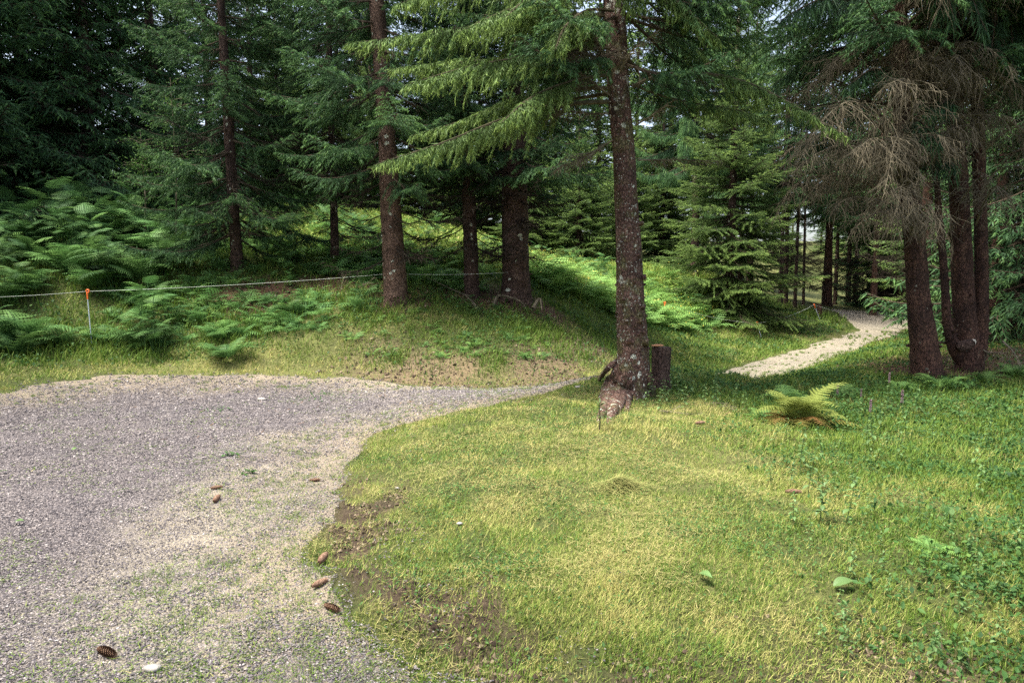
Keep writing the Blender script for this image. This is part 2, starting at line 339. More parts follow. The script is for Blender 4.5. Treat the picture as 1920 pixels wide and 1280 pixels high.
def ground_mat():
    def b(nt):
        zc = N(nt, 'ShaderNodeAttribute', attribute_name='zone')
        n1 = noise(nt, 1.6, 5, .65); n2 = noise(nt, 28, 5, .7)
        c = mixc(nt, .6, zc.outputs['Color'], ramp(nt, n2, [(.3, (.35, .35, .35)), (.7, (1.6, 1.6, 1.5))]), 'MULTIPLY')
        c = mixc(nt, .4, c, ramp(nt, n1, [(.3, (.6, .6, .6)), (.7, (1.4, 1.35, 1.2))]), 'MULTIPLY')
        p = N(nt, 'ShaderNodeBsdfPrincipled'); p.inputs['Roughness'].default_value = .95; p.inputs['Specular IOR Level'].default_value = .15
        nt.links.new(c, p.inputs['Base Color'])
        bm = N(nt, 'ShaderNodeBump'); bm.inputs['Strength'].default_value = .9; bm.inputs['Distance'].default_value = .03
        nt.links.new(n2, bm.inputs['Height']); nt.links.new(bm.outputs[0], p.inputs['Normal']); return p.outputs[0]
    return mat('ground_soil', b)
def gravel_mat():
    def b(nt):
        tc = N(nt, 'ShaderNodeTexCoord')
        vo = N(nt, 'ShaderNodeTexVoronoi'); vo.inputs['Scale'].default_value = 95; nt.links.new(tc.outputs['Object'], vo.inputs['Vector'])
        v2 = N(nt, 'ShaderNodeTexVoronoi'); v2.inputs['Scale'].default_value = 160; nt.links.new(tc.outputs['Object'], v2.inputs['Vector'])
        sc = N(nt, 'ShaderNodeSeparateColor'); nt.links.new(vo.outputs['Color'], sc.inputs[0])
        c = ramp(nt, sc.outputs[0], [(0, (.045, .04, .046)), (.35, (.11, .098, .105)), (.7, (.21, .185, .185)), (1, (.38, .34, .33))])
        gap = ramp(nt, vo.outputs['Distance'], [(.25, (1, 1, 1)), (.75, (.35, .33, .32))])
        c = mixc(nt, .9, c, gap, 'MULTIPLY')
        z = N(nt, 'ShaderNodeAttribute', attribute_name='zone'); zs = N(nt, 'ShaderNodeSeparateColor'); nt.links.new(z.outputs['Color'], zs.inputs[0])
        # fine sandy dirt where the gravel thins out
        dirt = mixc(nt, noise(nt, 60, 4, .7), (.13, .10, .07), (.34, .29, .22))
        c = mixc(nt, zs.outputs[0], c, dirt)
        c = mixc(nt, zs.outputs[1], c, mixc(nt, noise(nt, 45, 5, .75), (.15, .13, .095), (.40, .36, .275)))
        n1 = noise(nt, .9, 4, .6); c = mixc(nt, .45, c, ramp(nt, n1, [(.3, (.6, .6, .66)), (.7, (1.35, 1.3, 1.2))]), 'MULTIPLY')
        p = N(nt, 'ShaderNodeBsdfPrincipled'); p.inputs['Roughness'].default_value = .85; p.inputs['Specular IOR Level'].default_value = .3
        nt.links.new(c, p.inputs['Base Color'])
        bm = N(nt, 'ShaderNodeBump', invert=True); bm.inputs['Strength'].default_value = 1; bm.inputs['Distance'].default_value = .012
        nt.links.new(vo.outputs['Distance'], bm.inputs['Height']); nt.links.new(bm.outputs[0], p.inputs['Normal']); return p.outputs[0]
    return mat('gravel', b)
def add_zone(me, col):
    a = me.color_attributes.new('zone', 'FLOAT_COLOR', 'POINT'); a.data.foreach_set('color', np.concatenate([col, np.ones((len(col), 1))], 1).astype(np.float32).ravel())
def make_ground():
    th = np.radians(np.concatenate([np.linspace(-50, 50, 520), np.linspace(51, 309, 90)]))
    rr = np.concatenate([[.02], np.geomspace(.6, 130, 430), [300, 900]])
    TH, RR = np.meshgrid(th, rr); x = RR*np.sin(TH); y = RR*np.cos(TH)
    z = H(x, y); s = sd_fast(x, y)
    z = z-.035*sstep(.0, -.14, edge(x, y))
    far = sstep(60, 140, RR); z = z*(1-far)+far*(hsmooth(x, y)+6*fbm(x, y, 60, 4))
    nr, nt_ = x.shape; i = np.arange(nr-1)[:, None]*nt_; k = np.arange(nt_)[None]
    q = np.stack([i+k, i+(k+1) % nt_, i+nt_+(k+1) % nt_, i+nt_+k], -1).reshape(-1, 4)[:, ::-1]
    mb = MB(); mb.add(np.stack([x, y, z], -1).reshape(-1, 3), q)
    me = mb.mesh('ground', ground_mat(), True)
    xf, yf = x.ravel(), y.ravel()
    g = np.array([.055, .068, .022])[None]*np.ones((len(xf), 1))
    def mix(m, c): nonlocal g; g = g*(1-m[:, None])+np.array(c)[None]*m[:, None]
    mix(sstep(.35, .7, fbm(xf, yf, 1.1, 41))*.7, (.13, .13, .05))
    mix(m_cut(xf, yf)*.85, (.15, .11, .075)); mix(m_litter(xf, yf), (.09, .055, .035)); mix(m_soil(xf, yf), (.055, .040, .029))
    mix(sstep(5.5, 8, xf)*sstep(14, 16, yf)*sstep(30, 26, yf)*0, (.05, .04, .03))
    add_zone(me, g)
    tag(obj('ground', me), kind='structure')
def make_path():
    st = .05; xs = np.arange(-15, 26, st); ys = np.arange(-3, 38.5, st); X, Y = np.meshgrid(xs, ys)
    s = edge(X, Y); ok = s < .12; cell = ok[:-1, :-1] & ok[1:, :-1] & ok[:-1, 1:] & ok[1:, 1:]
    # coarser further off
    id_ = -np.ones(X.shape, np.int64); used = np.zeros(X.shape, bool)
    for a in (cell,): used[:-1, :-1] |= a; used[1:, :-1] |= a; used[:-1, 1:] |= a; used[1:, 1:] |= a
    id_[used] = np.arange(used.sum()); x = X[used]; y = Y[used]; z = H(x, y)+.012+(fbm(x, y, .12, 51, 2)-.5)*.012
    z = z-.05*sstep(-.10, .10, edge(x, y))
    j, i = np.nonzero(cell); q = np.stack([id_[j, i], id_[j, i+1], id_[j+1, i+1], id_[j+1, i]], 1)
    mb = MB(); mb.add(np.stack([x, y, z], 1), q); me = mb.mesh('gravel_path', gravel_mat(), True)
    d = np.maximum(sstep(-1.3, -.1, edge(x, y)+(fbm(x, y, .5, 61)-.5)*1.3)*.9, .8*sstep(-1.9, -.6, edge(x, y)+(fbm(x, y, .8, 62)-.5))*sstep(-2.5, -4.5, x)*(y > 7))
    # a darker, dirt-mixed strip along the bank on the left
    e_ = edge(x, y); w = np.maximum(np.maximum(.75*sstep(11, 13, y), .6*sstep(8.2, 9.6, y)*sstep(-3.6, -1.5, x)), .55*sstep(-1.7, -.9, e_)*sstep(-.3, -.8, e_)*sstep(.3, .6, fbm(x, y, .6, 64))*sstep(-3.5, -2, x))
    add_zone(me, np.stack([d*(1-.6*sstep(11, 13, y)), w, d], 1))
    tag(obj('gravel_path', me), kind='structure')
make_ground(); make_path()
# ------------------------------------------------------------------ spruce foliage
def add_shoots(mb, P, D, L, tint, rc, m, nl, nw, rng):
    """needle-clad shoots: a slim cone of packed needles plus m loose needles each"""
    n = len(P)
    if n == 0: return
    d, a, b = frame(D); ph = rng.random(n)*6.28
    ang = ph[:, None]+np.arange(3)[None]*2*PI/3
    ring = np.cos(ang)[..., None]*a[:, None]+np.sin(ang)[..., None]*b[:, None]
    rcv = np.broadcast_to(rc, (n,))*rng.uniform(.7, 1.2, n)
    mid = P[:, None]+d[:, None]*(L*.35)[:, None, None]+ring*rcv[:, None, None]
    v = np.concatenate([P[:, None], mid, (P+d*L[:, None])[:, None]], 1)        # 5 points
    f = np.array([[0, 2, 1], [0, 3, 2], [0, 1, 3], [4, 1, 2], [4, 2, 3], [4, 3, 1]]) if m else np.array([[4, 1, 2], [4, 2, 3], [4, 3, 1]])
    t = np.repeat(tint[:, None], 5, 1)+np.array([-.08, -.03, -.03, -.03, .12])
    mb.add(v.reshape(-1, 3), ((np.arange(n)*5)[:, None, None]+f[None]).reshape(-1, 3), t.ravel())
    if m:
        tt = (np.arange(m)[None]+rng.random((n, m)))/m; az = rng.random((n, m))*6.28
        r = np.cos(az)[..., None]*a[:, None]+np.sin(az)[..., None]*b[:, None]
        base = P[:, None]+d[:, None]*(tt*L[:, None])[..., None]
        nd = nrm(d[:, None]*.75+r*.8); wv = np.cross(nd, r); ln = nl*rng.uniform(.7, 1.2, (n, m))
        v = np.stack([base+wv*nw/2, base-wv*nw/2, base+nd*ln[..., None]], 2).reshape(-1, 3)
        mb.add(v, np.arange(n*m*3).reshape(-1, 3), np.repeat((tint[:, None]+.1*tt).ravel(), 3)+rng.uniform(-.05, .05))
def make_bough(nb, wb, axis, rng, wmax=.8, sec=.09, tert=.05, sl=.12, hang=.5, t0=.12, rb=.02, lod=1, live=0., lobe=.75, curl=0., dead=False, tintb=0., hsec=None):
    """spruce bough: limb, side twigs on both sides, needle shoots on the side twigs. nb needles, wb wood"""
    A = resample(axis, 22); L = np.linalg.norm(np.diff(A, axis=0), axis=1).sum(); T = nrm(np.gradient(A, axis=0))
    rr = rb*(1-np.linspace(0, 1, 22))**.8+rb*.12
    add_tube(wb, A, rr, 5 if lod < 2 else 4, .4, cap=False)
    ns = max(3, int(L*(1-t0)/sec)*2); t = t0+(1-t0)*(np.arange(ns)+rng.random(ns)*.9)/ns; side = np.where(np.arange(ns) % 2, 1., -1.)
    ti = t*21; i0 = np.minimum(ti.astype(int), 20); fr = (ti-i0)[:, None]
    P = A[i0]*(1-fr)+A[i0+1]*fr; TT = nrm(T[i0]*(1-fr)+T[i0+1]*fr)
    Sd = nrm(np.cross(TT, np.array([0, 0, 1.])+1e-6)); U = np.cross(Sd, TT)
    l = wmax*np.clip((1-t)/(1-.25), .0, 1)**lobe*np.clip((t-t0)/.2+.35, 0, 1)*rng.uniform(.45, 1.25, ns)+.06
    h = (hang if hsec is None else hsec)*rng.uniform(.5, 1.4, ns)
    K = 6 if lod < 2 else 4
    D0 = nrm(TT*(.75+.25*rng.random((ns, 1)))+Sd*side[:, None]*rng.uniform(.6, 1., (ns, 1))+U*rng.uniform(-.12, .3, (ns, 1)))
    pts = [P]; Dk = D0
    crl = rng.normal(size=(ns, 3))*curl
    for k in range(K):
        Dk = nrm(Dk+np.array([0, 0, -1.])*(h/K*1.8)[:, None]+crl*(1./K)*3); 
        if curl: crl = crl+rng.normal(size=(ns, 3))*curl*.5
        pts.append(pts[-1]+Dk*(l/K)[:, None])
    PT = np.stack(pts, 1)                                         # ns,K+1,3
    rs = (.0028 if lod == 0 else .004 if lod == 1 else .008)*(1.6 if dead else 1)
    for k in range(K): add_segs(wb, PT[:, k], PT[:, k+1], rs*(1-.6*k/K)*1.3, rs*(1-.6*(k+1)/K)*1.3, 3, .5)
    # tertiaries
    nt = np.maximum(1, (l/tert).astype(int))*2; si = np.repeat(np.arange(ns), nt); n = len(si)
    loc = np.concatenate([np.arange(c) for c in nt]); u = np.clip((loc+rng.random(n))/nt[si], .05, .999); sg = np.where(loc % 2, 1., -1.)
    q = u*K; k0 = np.minimum(q.astype(int), K-1); fr = (q-k0)[:, None]
    p = PT[si, k0]*(1-fr)+PT[si, k0+1]*fr; td = nrm(PT[si, k0+1]-PT[si, k0])
    lat = nrm(np.cross(td, np.array([0, 0, 1.])+rng.normal(size=(n, 3))*.35))
    hh = hang*rng.uniform(.05, 1.9, n)
    D = nrm(td*.75+lat*(sg*rng.uniform(.45, .95, n))[:, None]+np.array([0, 0, -1.])*hh[:, None])
    Lg = sl*rng.uniform(.5, 1.2, n)*(.45+.55*(1-u))*(1+hh*.5)
    if dead:
        Dk = D; pp = p; kk = 3
        for k in range(kk):
            p2 = pp+Dk*(Lg/kk)[:, None]; add_segs(wb, pp, p2, rs*(.9-.2*k), rs*(.7-.2*k), 3, .5); pp = p2
            Dk = nrm(Dk+rng.normal(size=(n, 3))*(curl*.9)+np.array([0, 0, -.25]))
        return
    ok = t[si] >= live
    if (~ok).any():
        j = ~ok & (rng.random(n) < .5); add_segs(wb, p[j], p[j]+D[j]*Lg[j][:, None], rs*.8, rs*.4, 3, .5)
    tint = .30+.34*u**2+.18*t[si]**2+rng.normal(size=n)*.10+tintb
    mm, nl, nw, rc = {0: (14, .026, .0055, .007), 1: (8, .030, .0095, .0080), 2: (3, .055, .022, .018), 3: (0, 0, 0, .05)}[lod]
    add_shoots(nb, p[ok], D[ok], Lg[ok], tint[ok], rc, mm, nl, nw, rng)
    # the side twigs themselves carry needles
    sk = t >= live; nn = sk.sum()
    for k in range(1, K):
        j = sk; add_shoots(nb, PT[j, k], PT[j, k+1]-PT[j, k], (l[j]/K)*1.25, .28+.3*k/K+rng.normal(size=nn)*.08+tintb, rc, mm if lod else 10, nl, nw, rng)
def rotz(a): c, s = math.cos(a), math.sin(a); return np.array([[c, -s, 0], [s, c, 0], [0, 0, 1.]])
def roty(a): c, s = math.cos(a), math.sin(a); return np.array([[c, 0, s], [0, 1, 0], [-s, 0, c]])
_LIB = {}
def bough_lib(kind, lod):
    key = (kind, lod)
    if key in _LIB: return _LIB[key]
    out = []; rng = np.random.default_rng(hash(key[0]) % 1000 if False else sum(map(ord, kind))+lod*7)
    for L in (.8, 1.5, 2.3, 3.1):
        for v in range(2):
            nb, wb = MB(), MB()
            dr = {'open': .20, 'young': .10, 'curtain': .30}[kind]; hg = {'open': .42, 'young': .22, 'curtain': 1.6}[kind]
            x = np.linspace(0, 1, 6); ax = np.stack([x*L, rng.normal(size=6)*.04*L*x, -dr*L*np.sin(x*PI*.62)+dr*L*.5*x**3], 1)
            p = dict(wmax=L*{'open': .36, 'young': .40, 'curtain': .26}[kind], hang=hg, t0=.08 if kind == 'young' else .14, rb=.006+.007*L, lod=lod)
            if lod == 1: p.update(sec=.09, tert=.052, sl={'open': .105, 'young': .095, 'curtain': .22}[kind])
            elif lod == 2: p.update(sec=.17, tert=.12, sl={'open': .21, 'young': .19, 'curtain': .38}[kind])
            else: p.update(sec=.30, tert=.22, sl=.38)
            if kind == 'curtain': p['hsec'] = .5
            make_bough(nb, wb, ax, rng, live=.22 if kind != 'young' else .1, **p)
            out.append((L, nb.pack(), wb.pack()))
    _LIB[key] = out; return out
def make_crown(name, kind, z0, H_, Lmax, seed, zs=.42, per=5, zlod=9., lod=1, shape=.75, low=.75, gapp=.0):
    """returns (needle mesh, limb mesh) of one crown, base of the tree at the origin"""
    rng = np.random.default_rng(seed); nb, wb = MB(), MB(); z = z0
    while z < H_-.3:
        f = (z-z0)/(H_-z0); L0 = Lmax*(1-f)**shape*min(1, low+f*3)
        n = per if f < .8 else 4; a0 = rng.random()*6.28
        for i in range(n):
            if rng.random() < gapp: continue
            a = a0+i*2*PI/n+rng.normal()*.25; L = max(.35, L0*rng.uniform(.7, 1.15)); zz = z+rng.normal()*.12
            lib = bough_lib(kind, lod if zz < zlod else min(lod+1, 3)); c = sorted(lib, key=lambda b: abs(math.log(b[0]/L)))[rng.integers(2)]
            e = -(-.12+.55*f+rng.normal()*.08)     # lower boughs sag, upper ones climb
            R = rotz(a) @ roty(e)
            nb.merge(c[1], R, np.array([0, 0, zz]), L/c[0], rng.normal()*.06); wb.merge(c[2], R, np.array([0, 0, zz]), L/c[0])
        z += zs*rng.uniform(.7, 1.3)*(1.-.35*f)
    add_tube(wb, [(0, 0, H_-.8), (0, 0, H_+.3)], [.02, .006], 5)
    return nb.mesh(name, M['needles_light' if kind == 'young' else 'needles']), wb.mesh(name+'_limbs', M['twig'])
CROWN = {
    'open_a': make_crown('crown', 'open', 2.9, 12, 2.8, 11), 'open_b': make_crown('crown', 'open', 2.7, 11, 2.5, 12),
    'low_open': make_crown('crown', 'open', .8, 11, 2.7, 13, zs=.42, gapp=.04),
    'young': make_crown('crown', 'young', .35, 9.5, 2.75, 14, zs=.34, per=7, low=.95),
    'curtain': make_crown('crown', 'curtain', 4.6, 17, 3.3, 15, zs=.45, zlod=11),
    'dense': make_crown('crown', 'open', .5, 15, 3.4, 16, zs=.42, per=6, lod=2, low=.9),
    'far': make_crown('crown', 'young', 2.0, 17, 3.3, 17, zs=.5, lod=2, zlod=9),  # lighter needles put a sunlit, hazy look into the far crowns' colour
    'near': make_crown('crown', 'open', 5.2, 14, 2.5, 19, zs=.45, lod=1, zlod=9),
    'high': make_crown('crown', 'open', 4.9, 14, 2.5, 18, zs=.5, lod=2),
}
def knots(mb, P, R, n, rng, zr=(0.1, .95), stub=.03):
    """broken branch stubs and warts on a trunk whose axis is P with radii R"""
    m = len(P)
    for _ in range(n):
        t = rng.uniform(*zr)*(m-1); i = min(int(t), m-2); c = P[i]+(P[i+1]-P[i])*(t-i); r = R[i]+(R[i+1]-R[i])*(t-i)
        a = rng.random()*6.28; d = np.array([math.cos(a), math.sin(a), rng.uniform(-.1, .35)]); k = rng.uniform(.5, 1.3)*stub
        add_tube(mb, [c+d*r*.8, c+d*(r+k*.35), c+d*(r+k)], [k*.85, k*.6, k*.35], 6, .3, rough=.15, rng=rng)
def add_trunk(mb, P, R, rng, n=20, flare=.35, knot=25, stub=.03, rough=.03):
    P = np.asarray(P, float); P = resample(P, 60); R = np.interp(np.linspace(0, 1, 60), np.linspace(0, 1, len(R)), R)
    h = P[:, 2]-P[0, 2]; ph0 = rng.random(3)*6.28
    def lobes(t, ph):
        hh = np.interp(t, np.linspace(0, 1, 60), h); f = flare*np.exp(-np.maximum(hh, 0)/.22)
        w = .5+.5*np.sin(ph[None]*3+ph0[0]+.5*np.sin(ph[None]+ph0[1])); b = 1+.05*np.sin(ph[None]*2+ph0[2]+hh[:, None]*1.3)
        return (1+f[:, None]*(.35+1.1*w))*b
    add_tube(mb, P, R, n, .5, rough=rough, rng=rng, lobes=lobes)
    if knot: knots(mb, P, R, knot, rng, stub=stub)
def dead_branches(mb, H0, H1, n, rng, L=(.8, 2.0), lod=1, droop=.25, curl=.06, az=None, P=None, wm=.30, hang=.25, rb=.013, sl=.22, sec=.16, tert=.13):
    dm = MB()
    for _ in range(n):
        z = rng.uniform(H0, H1); a = rng.random()*6.28 if az is None else rng.uniform(*az); l = rng.uniform(*L)
        x = np.linspace(0, 1, 5); ax = np.stack([x*l, rng.normal(size=5)*.05*l*x, -droop*l*np.sin(x*2.2)+.12*l*x**3], 1) @ rotz(a).T+np.array([0, 0, z])
        if P is not None: ax = ax+np.array([np.interp(z, P[:, 2], P[:, 0]), np.interp(z, P[:, 2], P[:, 1]), 0])
        make_bough(dm, mb, ax, rng, wmax=l*wm, sec=sec, tert=tert, sl=sl, hang=hang, t0=.2, rb=rb, lod=lod, dead=True, curl=curl)
DEADMESH = []
for s_ in range(3):
    _m = MB(); dead_branches(_m, 1.0, 3.3, 20, np.random.default_rng(90+s_)); DEADMESH.append(_m.mesh('dead_branches', M['twig_dark']))
TRUNKMESH = {}
def std_trunk(kind, H_):
    key = (kind, H_)
    if key not in TRUNKMESH:
        rng = np.random.default_rng(len(TRUNKMESH)+200); mb = MB()
        z = np.array([-.3, 0, .3, 1, 2, 4, 8, H_]); add_trunk(mb, np.stack([np.sin(z*.5+key[1])*.02, np.cos(z*.4)*.02, z], 1), [.2*q for q in (1.12, 1.08, 1.0, .93, .86, .74, .5, .08)], rng, 16, knot=40)
        TRUNKMESH[key] = mb.mesh('trunk', M[kind], True)
    return TRUNKMESH[key]
def spruce(px, py, Y, crown, diam, label, group=None, lean=0., rz=None, sc=1., bark='bark', dead=None, name='spruce_tree', loc=None, leany=0., zoff=0.):
    rng = random.Random(int(px*7+py*3+Y*11))
    if loc is None: p = at(px, py, Y); loc = (p[0], p[1])
    z = float(H(loc[0], loc[1]))-.03
    rz = rng.uniform(0, 6.28) if rz is None else rz
    e = empty(name, (loc[0], loc[1], z+zoff), 0, 1, label, 'tree', group); e.rotation_euler = (leany, lean, 0)
    Ht = {'open_a': 12, 'open_b': 11, 'low_open': 11, 'young': 9.5, 'curtain': 17, 'dense': 15, 'far': 17, 'high': 14}[crown]
    t = obj('trunk', std_trunk(bark, Ht), e); k = diam/.40; t.scale = (k, k, sc); t.rotation_euler = (0, 0, rz)
    nm, lm = CROWN[crown]
    c = obj('crown', nm, e); c.scale = (sc,)*3; c.rotation_euler = (0, 0, rz)
    l = obj('limbs', lm, c)
    if dead is not None:
        d = obj('dead_branches', DEADMESH[dead], e); d.rotation_euler = (0, 0, rz*2); d.scale = (1, 1, sc)
    return e
# ------------------------------------------------------------------ the spruces one can tell apart
spruce(745, 566, 14.0, 'open_a', .47, 'spruce with pale sunlit bark on its bare lower trunk on the bank behind the bend', lean=-.055, bark='bark_tan', dead=0, rz=.5)
spruce(886, 552, 15.3, 'open_b', .34, 'slim dark spruce trunk just left of the thick one on the bank', lean=-.03, dead=1, rz=2.2)
spruce(965, 556, 15.2, 'open_a', .66, 'thick dark spruce trunk with spreading root foot above the brown bank', lean=.0, dead=2, rz=3.9)
spruce(628, 520, 16.5, 'open_b', .20, 'thin straight black spruce trunk left of the pale sunlit one', lean=.0, dead=0, rz=4.4)
spruce(447, 512, 15.3, 'low_open', .27, 'slender spruce with layered green boughs among the ferns on the left bank', lean=-.03, dead=1, rz=.3)
spruce(1368, 562, 24., 'young', .34, 'bushy bright green spruce with boughs down to the ground beside the distant track', rz=1.0, sc=1.12)
for px, Y, c, lab, sc in [(1300, 27.5, 'curtain', 'tall spruce with hanging curtains of needles between the centre trunk and the bushy young spruce', 1.), (1405, 35, 'curtain', 'tall spruce with drooping boughs behind the bushy young spruce, next to the gap of sky', .85)]:
    p = at(px, 540, Y); spruce(0, 0, Y, c, .36, lab, loc=(p[0], p[1]+.0), rz=px*.1, sc=sc)
# far slender trunks by the gap on the right
G1 = 'slender spruces at the far end of the track'
for i, (px, Y, d) in enumerate([(1462, 30, .2), (1473, 32, .22), (1490, 31, .17), (1506, 34, .15), (1545, 37, .24), (1552, 36, .42), (1565, 40, .25), (1590, 40, .3), (1602, 43, .3), (1627, 42, .3), (1652, 40, .6), (1668, 43, .2), (1681, 43, .2), (1697, 40, .5)]):
    p = at(px, 580, Y)
    spruce(px, 0, Y, 'high', d, 'slender bare-stemmed spruce at the far end of the track' if d < .4 else 'stouter reddish spruce trunk at the far end of the track', G1 if d < .4 else 'stout spruces at the far end of the track', loc=(p[0], p[1]), bark='bark_red' if d >= .4 else 'bark', dead=i % 3, lean=-.02*(i % 2))
# dark wood: left, behind, right
G2 = 'dark spruces of the wood behind the bank'
rg = random.Random(5)
bgt = [(-70, 18, 'dense'), (60, 20.5, 'dense'), (180, 21, 'dense'), (-260, 15, 'dense'), (300, 24, 'dense'), (20, 24, 'dense'), (400, 29, 'dense'), (480, 34, 'dense'), (560, 36, 'far'), (640, 38, 'dense'), (720, 36, 'far'), (800, 39, 'dense'),
       (880, 36, 'far'), (960, 38, 'dense'), (1040, 38, 'far'), (1120, 41, 'far'), (1190, 39, 'far'), (1255, 43, 'far'), (1320, 44, 'far'), (1390, 48, 'far'), (1080, 46, 'dense'), (1230, 50, 'dense'), (1345, 54, 'dense'), (520, 44, 'dense'), (680, 46, 'dense'), (840, 47, 'dense'), (1000, 47, 'dense'), (1150, 52, 'far'),
       (150, 30, 'dense'), (300, 34, 'dense'), (-120, 22, 'dense'), (-330, 19, 'dense')]
for x, y in [(-14.5, 8.5), (-17.5, 12), (-13, 5.2), (-20, 16)]: spruce(x*10, 4, y, 'dense', .4, 'tall unseen spruce added left of the turning place to shade the fern bank', 'unseen shade spruces left of the turning place', loc=(x, y), sc=1.05)  # out-of-view spruces added to shade the fern bank and the left gravel
for px, Y, c in bgt:
    p = at(px, 480, Y); spruce(px, 1, Y, c, rg.uniform(.3, .45), 'tall spruce in the wood behind the bank', G2, loc=(p[0], p[1]), sc=rg.uniform(.95, 1.25))
G3 = 'dark spruces of the wood behind the two red trunks'
for x, y, c in [(11.2, 12.6, 'high'), (14, 17, 'high'), (12, 20, 'high'), (13.5, 12, 'high'), (16, 14, 'high'), (13, 14.8, 'high'), (15, 19.5, 'high'), (17.5, 17, 'dense'), (13, 18.4, 'high'), (12.2, 15.5, 'dense'), (12.4, 10.3, 'high'), (17.5, 11, 'dense'), (17, 22, 'dense'), (16.5, 26, 'far'), (20, 29, 'dense'), (21, 17, 'dense'), (22, 40, 'dense'), (26, 45, 'dense'), (31, 48, 'dense'), (30, 37, 'dense'), (14.5, 8.6, 'dense'), (18, 34, 'high'), (20.5, 36, 'far'), (27, 30, 'dense')]:
    spruce(x*50, 2, y, c, rg.uniform(.28, .42), 'dark spruce in the wood behind the two red trunks', G3, loc=(x, y), bark='bark_red', dead=rg.randrange(3), sc=rg.uniform(.9, 1.15))


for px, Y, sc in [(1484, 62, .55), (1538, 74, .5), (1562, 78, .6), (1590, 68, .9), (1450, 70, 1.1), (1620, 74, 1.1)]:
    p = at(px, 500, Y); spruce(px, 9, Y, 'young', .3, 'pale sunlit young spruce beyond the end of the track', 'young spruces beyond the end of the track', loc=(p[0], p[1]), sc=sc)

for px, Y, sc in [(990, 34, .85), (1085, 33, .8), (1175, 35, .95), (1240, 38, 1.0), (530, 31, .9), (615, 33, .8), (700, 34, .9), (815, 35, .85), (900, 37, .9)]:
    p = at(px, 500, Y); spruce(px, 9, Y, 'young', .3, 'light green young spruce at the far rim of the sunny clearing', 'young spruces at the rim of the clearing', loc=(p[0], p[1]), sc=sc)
# ------------------------------------------------------------------ centre spruce
def pixline(pts, Y=None): return np.array([at(a[0], a[1], a[2] if len(a) > 2 else Y) for a in pts])
def custom_limb(wb, nb, pts, rng, **k):
    P = pixline(pts)-ORG; make_bough(nb, wb, P, rng, **k)
p = at(1186, 742, 8.35); ORG = np.array([p[0], p[1], float(H(p[0], p[1]))-.02])
ct = empty('spruce_tree', ORG, label='foreground spruce with lichen-spotted brown trunk and knobbly bark, growing beside the cut stump', cat='tree')
rng = np.random.default_rng(77)
tp = pixline([(1188, 775), (1187, 742), (1187, 700), (1186, 640), (1182, 560), (1178, 450), (1170, 300), (1160, 170), (1153, 40), (1140, -150)], 8.35)-ORG
tp = np.vstack([tp, [tp[-1]+np.array([-.15, 0, 3]), tp[-1]+np.array([-.25, 0, 8])]])
mb = MB(); seg = resample(tp, 70); hz = seg[:, 2]
rad = np.interp(hz, [0, .25, .5, .9, 1.4, 2.4, 3.4, 4.3, 7, 13], [.215, .205, .185, .172, .16, .142, .128, .120, .10, .02])
def lob(t, ph):
    hh = np.interp(t, np.linspace(0, 1, 70), hz)[:, None]; b = 1+.04*np.sin(2*ph[None]+hh*2)+.03*np.sin(5*ph[None]+hh*5)
    return b*(1+.35*np.exp(-np.maximum(hh, 0)/.12)*(.4+.6*np.sin(3*ph[None]+.6)))
add_tube(mb, seg, rad, 36, .5, rough=.018, rng=rng, lobes=lob)
knots(mb, seg, rad, 85, rng, zr=(.02, .45), stub=.028)
for px, py, s in [(1176, 638, .06), (1206, 640, .05), (1200, 575, .045), (1166, 560, .035), (1185, 660, .035), (1205, 520, .03), (1193, 480, .035), (1172, 600, .045), (1196, 600, .05), (1163, 285, .04), (1180, 400, .03), (1200, 420, .03)]:
    c = at(px, py, 8.35)-ORG; i = np.argmin(np.abs(hz-c[2])); c = np.array([c[0], seg[i, 1]-rad[i]*.85, c[2]])
    add_tube(mb, [c+[0, .04, 0], c+[0, -.005, 0], c+[0, -.7*s, .2*s], c+[0, -s, .25*s]], [s*1.1, s*.8, s*.45, s*.25], 10, .3, rough=.14, rng=rng)
tr = mb.build('trunk', M['bark_centre'], ct, True)
# roots that grip the bank
rm = MB()
def gp(px, py, up):
    (x, y), = hits([(px, py)]); return np.array([x, y, float(H(x, y))+up])
for up_, lo_, r in [([(1184, 655, 8.32), (1170, 690, 8.2)], [(1150, 735, .07), (1134, 768, .03), (1122, 790, -.03)], .08), ([(1186, 655, 8.3), (1176, 700, 8.15)], [(1160, 748, .06), (1148, 780, .02), (1140, 800, -.04)], .075), ([(1188, 660, 8.3), (1182, 705, 8.15)], [(1176, 748, .03), (1174, 764, -.01), (1172, 774, -.05)], .065),
               ([(1185, 655, 8.34), (1172, 692, 8.22)], [(1154, 738, .05), (1140, 768, .01), (1134, 782, -.04)], .095), ([(1187, 655, 8.34), (1179, 700, 8.2)], [(1166, 745, .04), (1156, 772, .0), (1152, 782, -.04)], .09), ([(1180, 670, 8.36), (1162, 695, 8.28)], [(1143, 725, .05), (1130, 750, .0), (1124, 762, -.04)], .075),
               ([(1178, 672, 8.4), (1156, 680, 8.42), (1140, 690, 8.42)], [(1122, 712, .0)], .045), ([(1205, 680, 8.3), (1216, 712, 8.25)], [(1224, 742, .0), (1230, 750, -.05)], .05)]:
    pw = np.vstack([pixline(up_), [gp(*q) for q in lo_]])
    P = resample(pw-ORG, 16); s_ = np.linspace(0, 1, 16); add_tube(rm, P, r*np.interp(s_, [0, .3, .6, 1], [.35, 1.05, .9, .4]), 14, .5, rough=.11, rng=rng)
rm.build('roots', M['bark_centre'], ct, True)
nb, wb, lb = MB(), MB(), MB()
fine = dict(sec=.055, tert=.040, sl=.10, lod=0)
